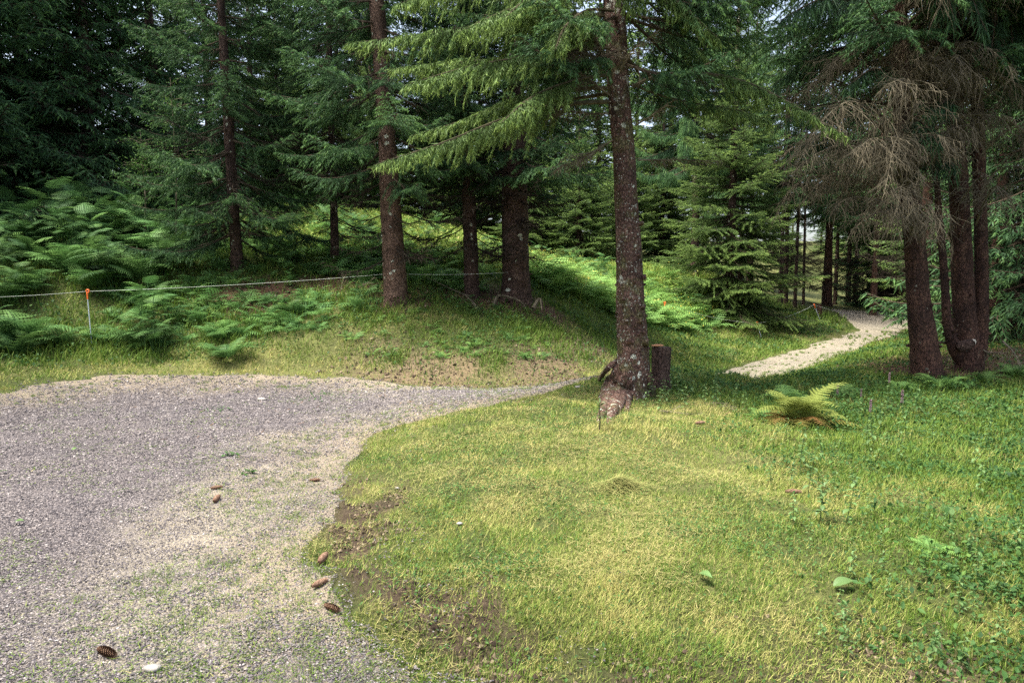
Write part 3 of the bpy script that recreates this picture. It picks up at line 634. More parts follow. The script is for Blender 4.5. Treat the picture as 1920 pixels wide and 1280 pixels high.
for pts, k in [
    ([(1147, 190, 8.35), (1040, 198, 8.2), (940, 225, 7.9), (830, 268, 7.6), (705, 308, 7.3)], dict(wmax=.66, hang=.75, t0=.10, rb=.026, live=.22)),
    ([(1145, 165, 8.4), (1060, 168, 8.5), (970, 185, 8.6), (870, 225, 8.8), (770, 255, 8.9)], dict(wmax=.5, hang=.7, t0=.12, rb=.022, live=.2)),
    ([(1147, 175, 8.5), (1050, 190, 8.9), (960, 215, 9.3), (880, 260, 9.6)], dict(wmax=.7, hang=.7, t0=.2, rb=.022, live=.3)),
    ([(1143, 130, 8.35), (1118, 80, 8.2), (1075, 40, 8.0), (1020, 5, 7.8), (940, -25, 7.6)], dict(wmax=.5, hang=1.0, t0=.2, rb=.03, live=.3)),
    ([(1150, 30, 8.4), (1040, 28, 8.3), (900, 48, 8.1), (780, 66, 7.9), (650, 82, 7.7)], dict(wmax=.68, hang=.75, t0=.12, rb=.026, live=.2)),
    ([(1150, -10, 8.4), (1050, -5, 8.0), (950, 20, 7.6), (860, 60, 7.3)], dict(wmax=.62, hang=.85, t0=.15, rb=.024, live=.2)),
    ([(1150, -60, 8.4), (1080, -50, 7.9), (1010, -20, 7.5), (950, 30, 7.2)], dict(wmax=.62, hang=.85, t0=.15, rb=.024, live=.2)),
    ([(1150, -60, 8.5), (1050, -40, 8.7), (960, 10, 8.9), (880, 60, 9.1)], dict(wmax=.62, hang=.85, t0=.15, rb=.024, live=.2)),
    ([(1148, 90, 8.3), (1060, 95, 7.9), (960, 110, 7.6), (860, 130, 7.4), (760, 160, 7.2)], dict(wmax=.6, hang=.8, t0=.15, rb=.02, live=.25)),
    ([(1148, 60, 8.5), (1040, 90, 8.9), (930, 110, 9.2), (820, 120, 9.4), (730, 130, 9.5)], dict(wmax=.6, hang=.7, t0=.15, rb=.02, live=.2)),
    ([(1148, 140, 8.3), (1080, 150, 7.8), (1000, 180, 7.4), (940, 230, 7.1)], dict(wmax=.5, hang=.8, t0=.2, rb=.018, live=.35)),
    ([(1150, -90, 8.4), (1000, -70, 8.3), (860, -30, 8.1), (740, 10, 7.9)], dict(wmax=.65, hang=.85, t0=.15, rb=.024, live=.2)),
    ([(1150, 20, 8.2), (1100, 20, 7.7), (1060, 50, 7.3), (1040, 95, 7.0)], dict(wmax=.5, hang=.8, t0=.2, rb=.018, live=.3)),
    ([(1186, 163, 8.3), (1235, 143, 8.2), (1310, 137, 8.1), (1400, 155, 8.0), (1490, 198, 7.8), (1588, 256, 7.6)], dict(wmax=.5, hang=.85, t0=.35, rb=.022, live=.45)),
    ([(1186, 158, 8.5), (1235, 178, 8.6), (1310, 195, 8.8), (1390, 208, 9.0), (1450, 230, 9.1)], dict(wmax=.42, hang=.9, t0=.35, rb=.014, live=.4)),
    ([(1165, 10, 8.5), (1230, 50, 8.7), (1300, 90, 8.9), (1360, 150, 9.0)], dict(wmax=.42, hang=1.0, t0=.2, rb=.014, live=.35)),
    ([(1160, -60, 8.3), (1220, -30, 8.0), (1290, 20, 7.8), (1350, 75, 7.6)], dict(wmax=.45, hang=1.0, t0=.2, rb=.016, live=.3)),
    ([(1160, -80, 8.3), (1180, -40, 7.9), (1190, 20, 7.6)], dict(wmax=.4, hang=.8, t0=.3, rb=.014, live=.3)),
]:
    custom_limb(wb, nb, pts, rng, tintb=.02, **{**fine, **k})
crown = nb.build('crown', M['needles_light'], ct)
wb.build('limbs', plain('mossy_limb', (.07, .06, .035), .9, .2, 14, .5), crown)
for pts, k in [([(1150, 262, 8.3), (1120, 280, 8.3), (1080, 300, 8.25), (1045, 318, 8.2)], dict(wmax=.42)), ([(1150, 212, 8.35), (1110, 214, 8.5), (1070, 210, 8.6), (1030, 216, 8.7)], dict(wmax=.2)),
               ([(1192, 235, 8.35), (1225, 215, 8.4), (1262, 188, 8.5)], dict(wmax=.2)), ([(1196, 300, 8.4), (1260, 300, 8.6), (1350, 302, 8.8)], dict(wmax=.12)), ([(1165, 130, 8.2), (1180, 100, 8.1), (1230, 60, 8.0)], dict(wmax=.3)),
               ([(1145, 180, 8.3), (1060, 120, 8.5), (1000, 110, 8.6)], dict(wmax=.4)), ([(1150, 130, 8.3), (1100, 100, 8.0), (1040, 100, 7.9)], dict(wmax=.4))]:
    custom_limb(lb, None, pts, rng, **{**dict(sec=.05, tert=.07, sl=.16, lod=0, hang=.35, t0=.1, rb=.011, dead=True, curl=.16), **k})
lb.build('dead_twigs', M['twig_dead'], ct)

h = CROWN['near']; c2 = obj('upper_crown', h[0], ct); obj('upper_limbs', h[1], c2); c2.location = (-.2, 0, -.6); c2.scale = (.9, .9, .9)
# ------------------------------------------------------------------ right pair: dead-twigged spruce and the three-stemmed one
def tree_from_pixels(label, base, Y, stems, knot, matn, name='spruce_tree', seed=1):
    global ORG
    p = at(base[0], base[1], Y); ORG = np.array([p[0], p[1], float(H(p[0], p[1]))-.03]); rng = np.random.default_rng(seed)
    e = empty(name, ORG, label=label, cat='tree'); mb = MB()
    for pts, wid, fl in stems:
        P = pixline([(a, b, Y+(c[0] if c else 0)) for a, b, *c in pts])-ORG; R = np.array(wid)/2*Y/F
        add_trunk(mb, P, R, rng, 24, flare=fl, knot=knot, stub=.03, rough=.025)
    mb.build('trunk', M[matn], e, True); return e, rng
tA, rngA = tree_from_pixels('thick reddish spruce trunk at the right whose lower boughs hang as bare tan twigs', (1741, 712), 9.7,
    [([(1744, 735), (1739, 705), (1732, 640), (1722, 560), (1716, 460), (1702, 330), (1690, 150), (1682, -40), (1670, -400), (1660, -900)], [64, 57, 50, 40, 35, 33, 31, 28, 20, 6], .14)], 60, 'bark_red', seed=3)
lb = MB()
dk = dict(sec=.11, tert=.095, sl=.30, lod=0, hang=.8, t0=.06, rb=.018, dead=True, curl=.33, hsec=.8)
for pts, w in [
    ([(1690, 330, 9.6), (1655, 240, 9.2), (1600, 190, 8.8), (1540, 230, 8.5), (1500, 300, 8.3)], .6), ([(1692, 250, 9.7), (1660, 130, 9.5), (1610, 85, 9.3), (1560, 120, 9.1)], .65),
    ([(1695, 360, 9.7), (1650, 300, 9.6), (1590, 270, 9.5), (1530, 290, 9.4), (1480, 330, 9.3)], .65), ([(1700, 390, 9.6), (1680, 300, 9.0), (1640, 260, 8.6), (1600, 290, 8.3)], .6),
    ([(1702, 350, 9.6), (1720, 280, 9.2), (1750, 250, 8.9), (1790, 280, 8.7)], .55), ([(1705, 420, 9.6), (1700, 380, 9.1), (1690, 350, 8.7), (1690, 370, 8.4)], .5),
    ([(1690, 300, 9.8), (1640, 230, 10.2), (1580, 220, 10.5), (1520, 250, 10.7), (1460, 300, 10.8)], .6), ([(1710, 400, 9.7), (1660, 380, 9.5), (1600, 370, 9.4), (1560, 390, 9.3)], .4),
    ([(1710, 440, 9.6), (1740, 410, 9.3), (1780, 405, 9.0)], .35), ([(1705, 380, 9.8), (1640, 340, 10.3), (1590, 340, 10.6), (1545, 360, 10.8)], .45),
    ([(1690, 200, 9.5), (1730, 130, 9.0), (1790, 110, 8.8), (1840, 150, 8.6)], .5), ([(1700, 300, 9.4), (1710, 200, 8.8), (1700, 150, 8.3), (1660, 160, 8.0)], .5), ([(1710, 330, 9.4), (1770, 250, 9.1), (1840, 230, 8.9)], .5),
    ([(1708, 430, 9.5), (1700, 400, 9.1), (1685, 390, 8.8), (1670, 420, 8.6)], .45), ([(1708, 440, 9.5), (1725, 400, 9.0), (1740, 385, 8.7), (1765, 420, 8.5)], .45), ([(1692, 280, 9.8), (1620, 180, 10.3), (1540, 150, 10.6), (1470, 200, 10.9)], .6),
    ([(1700, 380, 9.7), (1640, 350, 9.9), (1570, 330, 10), (1500, 340, 10.1), (1455, 400, 10.1)], .5), ([(1690, 160, 9.7), (1640, 100, 9.6), (1570, 110, 9.5), (1510, 170, 9.4)], .6), ([(1700, 400, 9.6), (1640, 400, 9.3), (1600, 430, 9.1)], .4)]:
    P = pixline(pts)-ORG; make_bough(None, lb, P, rngA, wmax=w*1.25, **dk)
def dead_skirt(lb, stem, z0, z1, n, rng, L=(1.0, 1.9)):
    for _ in range(n):
        z = rng.uniform(z0, z1); a = rng.random()*6.28; l = rng.uniform(*L); i = np.argmin(np.abs(stem[:, 2]-z)); d = np.array([math.cos(a), math.sin(a), 0])
        P = np.array([stem[i], stem[i]+d*l*.35+[0, 0, .22*l], stem[i]+d*l*.7+[0, 0, .16*l], stem[i]+d*l+[0, 0, -.18*l]]); make_bough(None, lb, P, rng, wmax=l*.42, **dk)
stA = resample(pixline([(1739, 705, 9.7), (1722, 560, 9.7), (1716, 460, 9.7), (1702, 330, 9.7), (1690, 150, 9.7), (1682, -40, 9.7)])-ORG, 60)
dead_skirt(lb, stA, 2.3, 5.2, 17, rngA)
lb.build('dead_twigs', M['twig_dead'], tA)
nb, wb = MB(), MB()
for pts, w in [([(1685, 60, 9.7), (1620, 10, 9.3), (1540, 0, 9.0), (1460, 40, 8.8)], .6), ([(1685, 0, 9.7), (1740, -60, 9.2), (1800, -40, 8.8), (1850, 60, 8.5)], .7), ([(1685, 120, 9.8), (1600, 90, 10.2), (1520, 110, 10.6), (1450, 160, 10.9)], .7),
               ([(1685, -100, 9.7), (1720, -120, 9.0), (1760, -60, 8.5), (1790, 40, 8.2)], .6), ([(1685, -50, 9.7), (1600, -80, 9.2), (1500, -60, 8.9), (1420, 0, 8.7)], .7), ([(1690, 150, 9.9), (1780, 80, 10.3), (1880, 90, 10.6)], .7),
               ([(1690, 250, 9.7), (1740, 200, 9.3), (1770, 190, 9.0), (1745, 210, 8.8)], .25), ([(1690, 60, 9.7), (1640, 40, 9.2), (1600, 60, 8.9)], .4), ([(1700, 300, 9.8), (1620, 270, 10.3), (1540, 260, 10.7), (1470, 290, 10.9)], .5), ([(1695, 200, 9.8), (1610, 190, 9.9), (1530, 200, 10), (1460, 230, 10)], .45), ([(1702, 330, 9.6), (1750, 300, 9.2), (1790, 310, 8.9)], .3), ([(1695, 220, 9.5), (1730, 230, 9.0), (1760, 270, 8.7)], .35), ([(1692, 150, 9.6), (1640, 130, 9.1), (1590, 160, 8.8)], .4), ([(1690, -60, 9.9), (1620, -40, 10.4), (1550, 0, 10.8), (1480, 60, 11)], .6)]:
    make_bough(nb, wb, pixline(pts)-ORG, rngA, wmax=w, sec=.08, tert=.055, sl=.2, lod=0, hang=1.5, hsec=.7, t0=.15, rb=.02, live=.2, tintb=-.22)  # tint lowered: shade on these hanging boughs is put into the needle colour
cA = nb.build('crown', M['needles'], tA); wb.build('limbs', M['twig'], cA)
h = CROWN['near']; c2 = obj('upper_crown', h[0], tA); obj('upper_limbs', h[1], c2); c2.location = (-.4, 0, -.9); c2.scale = (1.3, 1.3, 1.1)
tB, rngB = tree_from_pixels('three-stemmed reddish spruce at the right edge with a pale cut branch scar', (1815, 700), 10.5,
    [([(1818, 725), (1817, 695), (1815, 650), (1808, 590), (1804, 500), (1799, 380), (1790, 200), (1786, 0), (1780, -500)], [52, 46, 45, 38, 34, 31, 28, 25, 10], .14),
     ([(1824, 690), (1832, 650), (1839, 590), (1840, 480), (1836, 330), (1830, 120), (1820, -60), (1815, -400)], [36, 34, 27, 23, 21, 19, 16, 6], .0),
     ([(1802, 672), (1788, 648, -.1), (1776, 600, -.15), (1772, 540, -.15), (1766, 460, -.1), (1759, 380, 0), (1752, 250, 0), (1748, 100, 0)], [26, 22, 15, 13, 12, 11, 8, 4], .0)], 45, 'bark_red', seed=4)
km = MB(); c = at(1826, 641, 10.18)-ORG; c2_ = at(1800, 650, 10.3)-ORG
add_tube(km, [c2_, (c+c2_)/2+[0, -.04, 0], c+[0, 0.02, 0]], [.09, .085, .055], 12, .3, rough=.07, rng=rngB)
kn = km.build('branch_knob', M['bark'], tB, True)
km = MB(); add_tube(km, [c+[-.01, .015, 0], c+[.008, -.012, 0]], [.042, .040], 12, .5); km.build('cut_face', plain('cut_wood', (.55, .50, .42), .8, .2, 60, .3), kn)
lb = MB()
for pts, w in [([(1830, 420, 10.4), (1850, 370, 9.9), (1870, 350, 9.6), (1900, 380, 9.3)], .5), ([(1800, 380, 10.4), (1830, 340, 9.9), (1860, 330, 9.5)], .45), ([(1795, 330, 10.5), (1770, 290, 10.0), (1740, 280, 9.6)], .45), ([(1832, 380, 10.5), (1870, 320, 10.2), (1930, 310, 10)], .5),
               ([(1830, 300, 10.5), (1880, 250, 10.2), (1930, 230, 10)], .5), ([(1835, 640, 10.5), (1850, 660, 10.3), (1890, 660, 10.1)], .12), ([(1795, 280, 10.5), (1830, 220, 10.0), (1870, 200, 9.7)], .5)]:
    make_bough(None, lb, pixline(pts)-ORG, rngB, wmax=w, **{**dk, 'sec': .13})
stB = resample(pixline([(1817, 695, 10.5), (1808, 590, 10.5), (1804, 500, 10.5), (1799, 380, 10.5), (1790, 200, 10.5), (1786, 0, 10.5)])-ORG, 60)
dead_skirt(lb, stB, 2.9, 5.4, 13, rngB)
lb.build('dead_twigs', M['twig_dead'], tB)
nb, wb = MB(), MB()
for pts, w in [([(1795, 60, 10.5), (1850, 0, 10.0), (1890, 20, 9.6), (1900, 120, 9.3)], .7), ([(1795, -40, 10.5), (1850, -80, 9.8), (1870, -20, 9.3), (1860, 90, 9.0)], .6), ([(1826, 120, 10.5), (1880, 60, 10.3), (1940, 90, 10)], .7), ([(1795, 150, 10.6), (1740, 80, 10.8), (1690, 60, 11)], .6), ([(1826, 60, 10.5), (1900, 0, 10.8), (1980, 20, 11)], .8),
               ([(1795, -100, 10.5), (1760, -140, 9.8), (1720, -60, 9.3)], .6), ([(1830, 200, 10.6), (1890, 150, 10.8), (1960, 180, 11)], .6)]:
    make_bough(nb, wb, pixline(pts)-ORG, rngB, wmax=w, sec=.08, tert=.06, sl=.24, lod=0, hang=1.6, hsec=.7, t0=.15, rb=.02, live=.15, tintb=-.25)  # darker tint stands in for shade on these boughs
cB = nb.build('crown', M['needles'], tB); wb.build('limbs', M['twig'], cB)
h = CROWN['near']; c2 = obj('upper_crown', h[0], tB); obj('upper_limbs', h[1], c2); c2.location = (-.3, 0, -.6); c2.rotation_euler = (0, 0, 2); c2.scale = (1.3, 1.3, 1.1)
# ------------------------------------------------------------------ stump, wood chip, stake
def blob(mb, c, r, rng, sub=2, sq=(1, 1, 1), amp=.15, tint=.5):
    n, m = 8*sub, 5*sub; th = np.linspace(0, 2*PI, n, endpoint=False); ph = np.linspace(.02, PI-.02, m)
    T, Pp = np.meshgrid(th, ph); d = np.stack([np.sin(Pp)*np.cos(T), np.sin(Pp)*np.sin(T), np.cos(Pp)], -1)
    k = rng.normal(size=(5, 3))*2.2; o = rng.random(5)*6; rr = 1+amp*np.sum(np.sin(d @ k.T+o), -1)/2.2
    v = c+d*rr[..., None]*r*np.array(sq); i = np.arange(m-1)[:, None]*n; q = np.arange(n)[None]
    mb.add(v.reshape(-1, 3), np.stack([i+q, i+n+q, i+n+(q+1) % n, i+(q+1) % n], -1).reshape(-1, 4), tint)
rng = np.random.default_rng(9)
p = at(1238, 722, 8.75); b = np.array([p[0], p[1], float(H(p[0], p[1]))-.05])
st = empty('tree_stump', b, label='dark weathered stump behind the foreground spruce with a wood chip on top', cat='stump')
top = at(1238, 650, 8.75)-b; mb = MB(); R = .115
add_tube(mb, [(.0, 0, -.12), (0, 0, .05), (.0, 0, .2), (.01, 0, top[2]-.015), (.01, 0, top[2])], [R*1.5, R*1.25, R*1.02, R*.98, R*.93], 28, .5, rough=.05, rng=rng)
mb.build('trunk', M['bark'], st); mb = MB(); add_tube(mb, [(.01, 0, top[2]-.01), (.012, 0, top[2]+.006)], [R*.88, R*.84], 28, .5, rough=.03, rng=rng); mb.build('cut_face', plain('old_cut', (.10, .08, .06), .9, .2, 40, .5), st)
mb = MB(); q = at(1232, 647, 8.7); blob(mb, np.array([0, 0, .018]), .085, rng, 2, (1, .55, .2), .1)
o = mb.build('wood_chip', plain('fresh_chip', (.50, .25, .13), .8, .2, 25, .3), None); o.location = (q[0], q[1], b[2]+top[2]+.004); tag(o, 'flat orange wood chip lying on the dark stump', 'wood chip')
mb = MB(); p = at(1535, 603, 29.5); add_tube(mb, [(0, 0, -.1), (.01, 0, .25), (.02, 0, .5)], [.12, .11, .10], 10, .5, rough=.06, rng=rng)
o = mb.build('tree_stump', M['bark_red'], None); o.location = (p[0], p[1], float(H(p[0], p[1]))); tag(o, 'small reddish stump behind the farthest fence post', 'stump')
# ------------------------------------------------------------------ electric fence: thin white posts, orange hooks, white cord
M['steel'] = plain('painted_steel', (.55, .60, .70), .4, .5, 40, .08); M['orange'] = plain('orange_plastic', (.85, .16, .03), .4, .5, 40, .05); M['cord'] = plain('white_cord', (.55, .58, .52), .7, .3, 60, .2)
def fence_post(bx, by, tx, ty, Y, label):
    b = at(bx, by, Y); b[2] = float(H(b[0], b[1])); t = at(tx, ty, Y)
    e = empty('fence_post', b, label=label, cat='fence post', group='thin posts with orange hooks'); t = t-b; u = t/np.linalg.norm(t); k = max(1, Y/16)
    m = MB(); add_tube(m, [-u*.15, t-u*.09], [.008*k, .008*k], 8); m.build('rod', M['steel'], e, True)
    m = MB(); add_tube(m, [t-u*.17, t-u*.05, t-u*.03], [.012*k, .013*k, .011*k], 8)
    a = np.linspace(-1.9, 3.4, 12); add_tube(m, t+np.stack([.028*np.sin(a)+.012, 0*a, .026*np.cos(a)-.025], 1), .009*k, 8); m.build('hook', M['orange'], e, True); return t+b-[0, 0, .03]
T1 = fence_post(172, 645, 163, 543, 12.2, 'white rod post with orange hook holding the cord, at the left among ferns')
T2 = fence_post(1248, 611, 1246, 566, 21, 'white rod post with orange hook standing just right of the foreground spruce')
T3 = fence_post(1427, 640, 1419, 604, 22, 'white rod post with orange hook nearer the track, first of the pair beside it')
T4 = fence_post(1538, 602, 1526, 570, 28.5, 'leaning white rod post with orange hook near the small reddish stump')
def cord(pts, label, r=.004, sag=.04):
    P = np.array(pts); out = []
    for a, b in zip(P[:-1], P[1:]):
        s = np.linspace(0, 1, 16)[:-1]; q = a+(b-a)*s[:, None]; q[:, 2] -= sag*4*s*(1-s); out.append(q)
    q = np.vstack(out+[P[-1:]]); m = MB(); add_tube(m, q-q[0], r, 6); o = m.build('white_rope', M['cord'], None, True); o.location = q[0]; tag(o, label, 'cord', 'electric fence cords')
cord([at(-200, 560, 11.6), T1, at(745-14, 513, 14), at(975, 509, 15.0)], 'white fence cord strung from the left post past the bank spruces', .0032)
cord([T2, T3], 'faint fence cord from the post by the foreground spruce to the track-side pair', .0025, .12)
cord([T3, T4, at(1640, 592, 36)], 'white fence cord between the two posts beside the far track', .006, .12)

# ------------------------------------------------------------------ ferns
def frond(mb, az, L, rise, rng, m=7, npin=17, tint=.5, wid=.30, droop=1.5, tip=.0):
    K = 14; s = np.linspace(0, 1, K); el = rise-droop*s**1.3; d = np.stack([np.cos(el), np.zeros(K), np.sin(el)], 1)
    P = np.concatenate([[[0, 0, 0]], np.cumsum(d[:-1]*L/(K-1), 0)]); P[:, 1] += rng.normal()*.12*L*s**2
    Rz = rotz(az); P = P @ Rz.T; T = nrm(np.gradient(P, axis=0)); Sd = nrm(np.cross(T, [0, 0, 1.])); U = np.cross(Sd, T)
    add_tube(mb, P[::2], np.linspace(.006, .0015, 7)*max(.5, L), 3, tint-.15, cap=False)
    t = .14+.86*(np.arange(npin)+.5)/npin; q = t*(K-1); i = np.minimum(q.astype(int), K-2); f = (q-i)[:, None]
    p = P[i]*(1-f)+P[i+1]*f; tt = T[i]; ss = Sd[i]; uu = U[i]
    pl = L*wid*np.sin(np.clip((t-.02)**.75, 0, 1)*PI)**.8*(1.15-.25*t)+.01
    for sg in (-1, 1):
        D = nrm(ss*sg+tt*.38+uu*rng.uniform(-.15, .12, npin)[:, None]+np.array([0, 0, -.22])); Wd = nrm(tt-D*np.sum(tt*D, 1, keepdims=True))
        u0 = (np.arange(m))/m; lw = pl[:, None]*(1-u0[None])*.12+.003
        for s2 in (-1, 1):
            a = p[:, None]+D[:, None]*(u0[None]*pl[:, None])[..., None]; b = p[:, None]+D[:, None]*((u0[None]+1.05/m)*pl[:, None])[..., None]
            c = a+D[:, None]*(pl[:, None]/m*.9)[..., None]*1.0+Wd[:, None]*(s2*lw)[..., None]+np.array([0, 0, -.12])*lw[..., None]
            v = np.stack([a, b, c], 2).reshape(-1, 3); mb.add(v, np.arange(len(v)).reshape(-1, 3), np.repeat((tint+.15*u0[None]+.12*t[:, None]+tip*t[:, None]).ravel(), 3)+rng.normal()*.04)
def fern_mesh(seed, n=9, L=1., rise=1.15, m=7, npin=17, mat_='fern', droop=1.5, tint=.5, wid=.3, name='fern', dead=0):
    rng = np.random.default_rng(seed); mb = MB()
    for i in range(n): frond(mb, i*2*PI/n+rng.normal()*.3, L*rng.uniform(.7, 1.1), rise*rng.uniform(.75, 1.15), rng, m, npin, tint+rng.normal()*.1, wid, droop*rng.uniform(.8, 1.2))
    for i in range(dead): frond(mb, rng.random()*6.28, L*rng.uniform(.5, .8), .5, rng, m, npin, .02, wid*.8, 1.6)
    return mb.mesh(name, M[mat_])
def bracken_mesh(seed, Hh=1.1, n=4, m=5):
    rng = np.random.default_rng(seed); mb = MB()
    for i in range(n):
        a = rng.random()*6.28; base = np.array([rng.normal()*.12, rng.normal()*.12, 0]); hh = Hh*rng.uniform(.5, 1.)
        tp_ = base+np.array([math.cos(a)*.15, math.sin(a)*.15, hh]); add_segs(mb, [base], [tp_], .006, .004, 4, .3)
        for j in range(5):
            sub = MB(); frond(sub, 0, rng.uniform(.4, .65)*Hh*.75, rng.uniform(-.1, 1.0), rng, m, 13, .45+rng.normal()*.15, .33, 1.1)
            f = .45+.55*j/4+rng.uniform(-.06, 0); mb.merge(sub, rotz(a+j*2.4+rng.normal()*.5), base+(tp_-base)*f)
    return mb.mesh('fern', M['fern'])
LADY = [fern_mesh(300+i, 10, .85, m=6, npin=16) for i in range(3)]
BRK = [bracken_mesh(310+i) for i in range(4)]
def place(name, me, x, y, rz, sc, label, cat, group=None, dz=-.02, tilt=0.):
    o = obj(name, me); o.location = (x, y, float(H(x, y))+dz); o.rotation_euler = (tilt, tilt*.5, rz); o.scale = (sc, sc, sc); return tag(o, label, cat, group)
rg = random.Random(21)
cnt = 0; tries = 0
GF = 'ferns crowding the left bank'
while cnt < 178 and tries < 5000:
    tries += 1; px = rg.uniform(-180, 720); Y = rg.uniform(11.2, 21); p = at(px, 500, Y); x, y = p[0], p[1]
    s = float(sd_fast(x, y)); lim = 1.0+.4*math.sin(px*.02) if px < 330 else 2.9
    if s < lim: continue
    if px > 560 and Y < 16.8: continue
    if 60 < px < 260 and Y < 12.9: continue
    pass
    if float(vnoise(x, y, 1.6, 71)) < .18+.3*(px > 300)*(Y < 14.5): continue
    h = rg.uniform(.7, 1.3)*(1.12 if Y > 14 and px < 330 else 1)*(.62 if px > 300 and Y < 15 else 1)*(1 if px < 380 else .75)*(.7+.3*min(1, (s-lim)))
    if rg.random() < .6: place('fern', BRK[rg.randrange(4)], x, y, rg.uniform(0, 6.28), h, 'tall green fern in the dense stand on the left bank', 'fern', GF, tilt=rg.uniform(-.25, .25))
    else: place('fern', LADY[rg.randrange(3)], x, y, rg.uniform(0, 6.28), h*1.05, 'tall green fern in the dense stand on the left bank', 'fern', GF)
    cnt += 1
def fern_at(px, py, Y, me, sc, label, rz=0, group=None):
    p = at(px, py, Y); return place('fern', me, p[0], p[1], rz, sc, label, 'fern', group)
fern_at(425, 668, 11.9, LADY[0], .85, 'bright green fern with arching fronds alone in front of the left bank', .4)
fern_at(410, 640, 12.6, LADY[1], .7, 'upright bright fern just behind the arching one on the left bank', 2.)
fern_at(545, 590, 13.4, LADY[2], .6, 'small bright fern left of the pale sunlit trunk', 1.)
fern_at(30, 650, 11.2, LADY[1], .95, 'large dark fern at the left edge below the fence cord', 1.3)
fern_at(110, 640, 11.9, LADY[2], .8, 'dark fern left of the fence post', 2.3)
fern_at(265, 640, 12.3, LADY[0], 1.0, 'dark bushy fern right of the left fence post', 4.3)
# yellowing fern on the right, and its neighbours
p = at(1500, 812, 7.0); ye = empty('fern', (p[0], p[1], float(H(p[0], p[1]))-.02), label='yellowing fern clump with brown dead fronds in the foreground right', cat='fern')
me = fern_mesh(401, 15, .70, 1.3, m=10, npin=20, mat_='fern_yellow', tint=.68, wid=.27, droop=1.9, name='fronds'); obj('fronds', me, ye)
me = fern_mesh(402, 16, .55, .75, m=8, npin=18, mat_='fern_yellow', tint=.08, wid=.22, droop=1.3, name='dead_fronds'); obj('dead_fronds', me, ye)
YF = fern_mesh(403, 9, .5, 1.05, m=8, npin=18, mat_='fern', tint=.75, wid=.26)
fern_at(1475, 755, 8.4, YF, .9, 'light green fern behind the yellowing clump', .8)
fern_at(1570, 745, 8.6, YF, .8, 'pale green fern behind and right of the yellowing clump', 2.8)
fern_at(1420, 800, 7.2, YF, .5, 'low pale fern at the left foot of the yellowing clump', 4)
fern_at(1765, 745, 8.9, YF, .8, 'green fern at the foot of the thick reddish trunk', 1.9)
fern_at(1845, 720, 9.6, YF, .75, 'green fern in front of the three-stemmed spruce', 3)
fern_at(1690, 752, 8.9, YF, .6, 'small fern left of the thick reddish trunk', 4.4)
fern_at(1745, 1085, 3.55, YF, .34, 'small yellowish fern low in the grass at the lower right', 4.9)
fern_at(1905, 700, 10.2, YF, .9, 'tall fern at the right edge below the dark wood', 4.1)
fern_at(1365, 575, 24, LADY[0], .9, 'bright fern below the bushy young spruce', 1)
# mid and far ferns in the sunny clearing
GM = 'ferns in the sunny clearing behind the spruces'
for i in range(108):
    px = rg.uniform(480, 1340); Y = rg.uniform(17.5, 29); p = at(px, 500, Y)
    if float(sd_fast(p[0], p[1])) < 3.2 or p[0] > 8: continue
    place('fern', (LADY+BRK)[rg.randrange(7)], p[0], p[1], rg.uniform(0, 6.28), rg.uniform(.55, 1.), 'bright fern in the sunny clearing behind the bank spruces', 'fern', GM)
# the undergrowth between: small ferns past counting
def under(n, pxr, Yr, sc, ok, seed, dt=0.):
    rng = np.random.default_rng(seed); mb = MB(); small = []
    for q in range(5):
        m_ = MB(); 
        for i in range(6): frond(m_, i*1.05+rng.normal()*.4, .6*rng.uniform(.6, 1.1), rng.uniform(.6, 1.3), rng, 4, 11, .5+rng.normal()*.15, .32, 1.5)
        small.append(m_.pack())
    k = 0
    for _ in range(n*6):
        if k >= n: break
        Y = rng.uniform(*Yr); x = (rng.uniform(*pxr)-960)/F*Y
        if not ok(x, Y): continue
        mb.merge(small[rng.integers(5)], rotz(rng.random()*6.28) @ roty(rng.normal()*.12), np.array([x, Y, float(H(x, Y))-.03]), rng.uniform(*sc), rng.normal()*.08+dt); k += 1
    return mb
ub = under(330, (-60, 700), (11.3, 17.5), (.45, .95), lambda x, y: float(sd_fast(x, y)) > 1.0+1.1*(x > -3.5)+.5*float(vnoise(x, y, 1.0, 5)) and float(vnoise(x, y, 1.1, 72)) > .40, 60)
ub.merge(under(85, (560, 1040), (11.9, 14.8), (.25, .5), lambda x, y: float(sd_fast(x, y)) > .8 and float(vnoise(x, y, .8, 75)) > .5, 64, .1).pack())
tag(ub.build('fern_undergrowth', M['fern']), 'mixed small ferns carpeting the left bank', 'undergrowth', kind='stuff')
ub = under(420, (380, 1340), (17, 32), (.8, 1.7), lambda x, y: float(sd_fast(x, y)) > 2.6 and x < 8, 61, .25)  # raised tints here and below put the clearing's sunlight into the leaf colour
ub.merge(under(380, (960, 1345), (16.5, 27), (.9, 2.0), lambda x, y: float(sd_fast(x, y)) > 2.9 and x < 8 and float(vnoise(x, y, 1.3, 73)) > .35, 62, .35).pack())
ub.merge(under(160, (620, 1000), (15.6, 19), (.6, 1.3), lambda x, y: float(vnoise(x, y, 1.3, 74)) > .4, 63, .15).pack())
tag(ub.build('clearing_undergrowth', M['fern']), 'bright ferns and herbs filling the sunny clearing', 'undergrowth', kind='stuff')
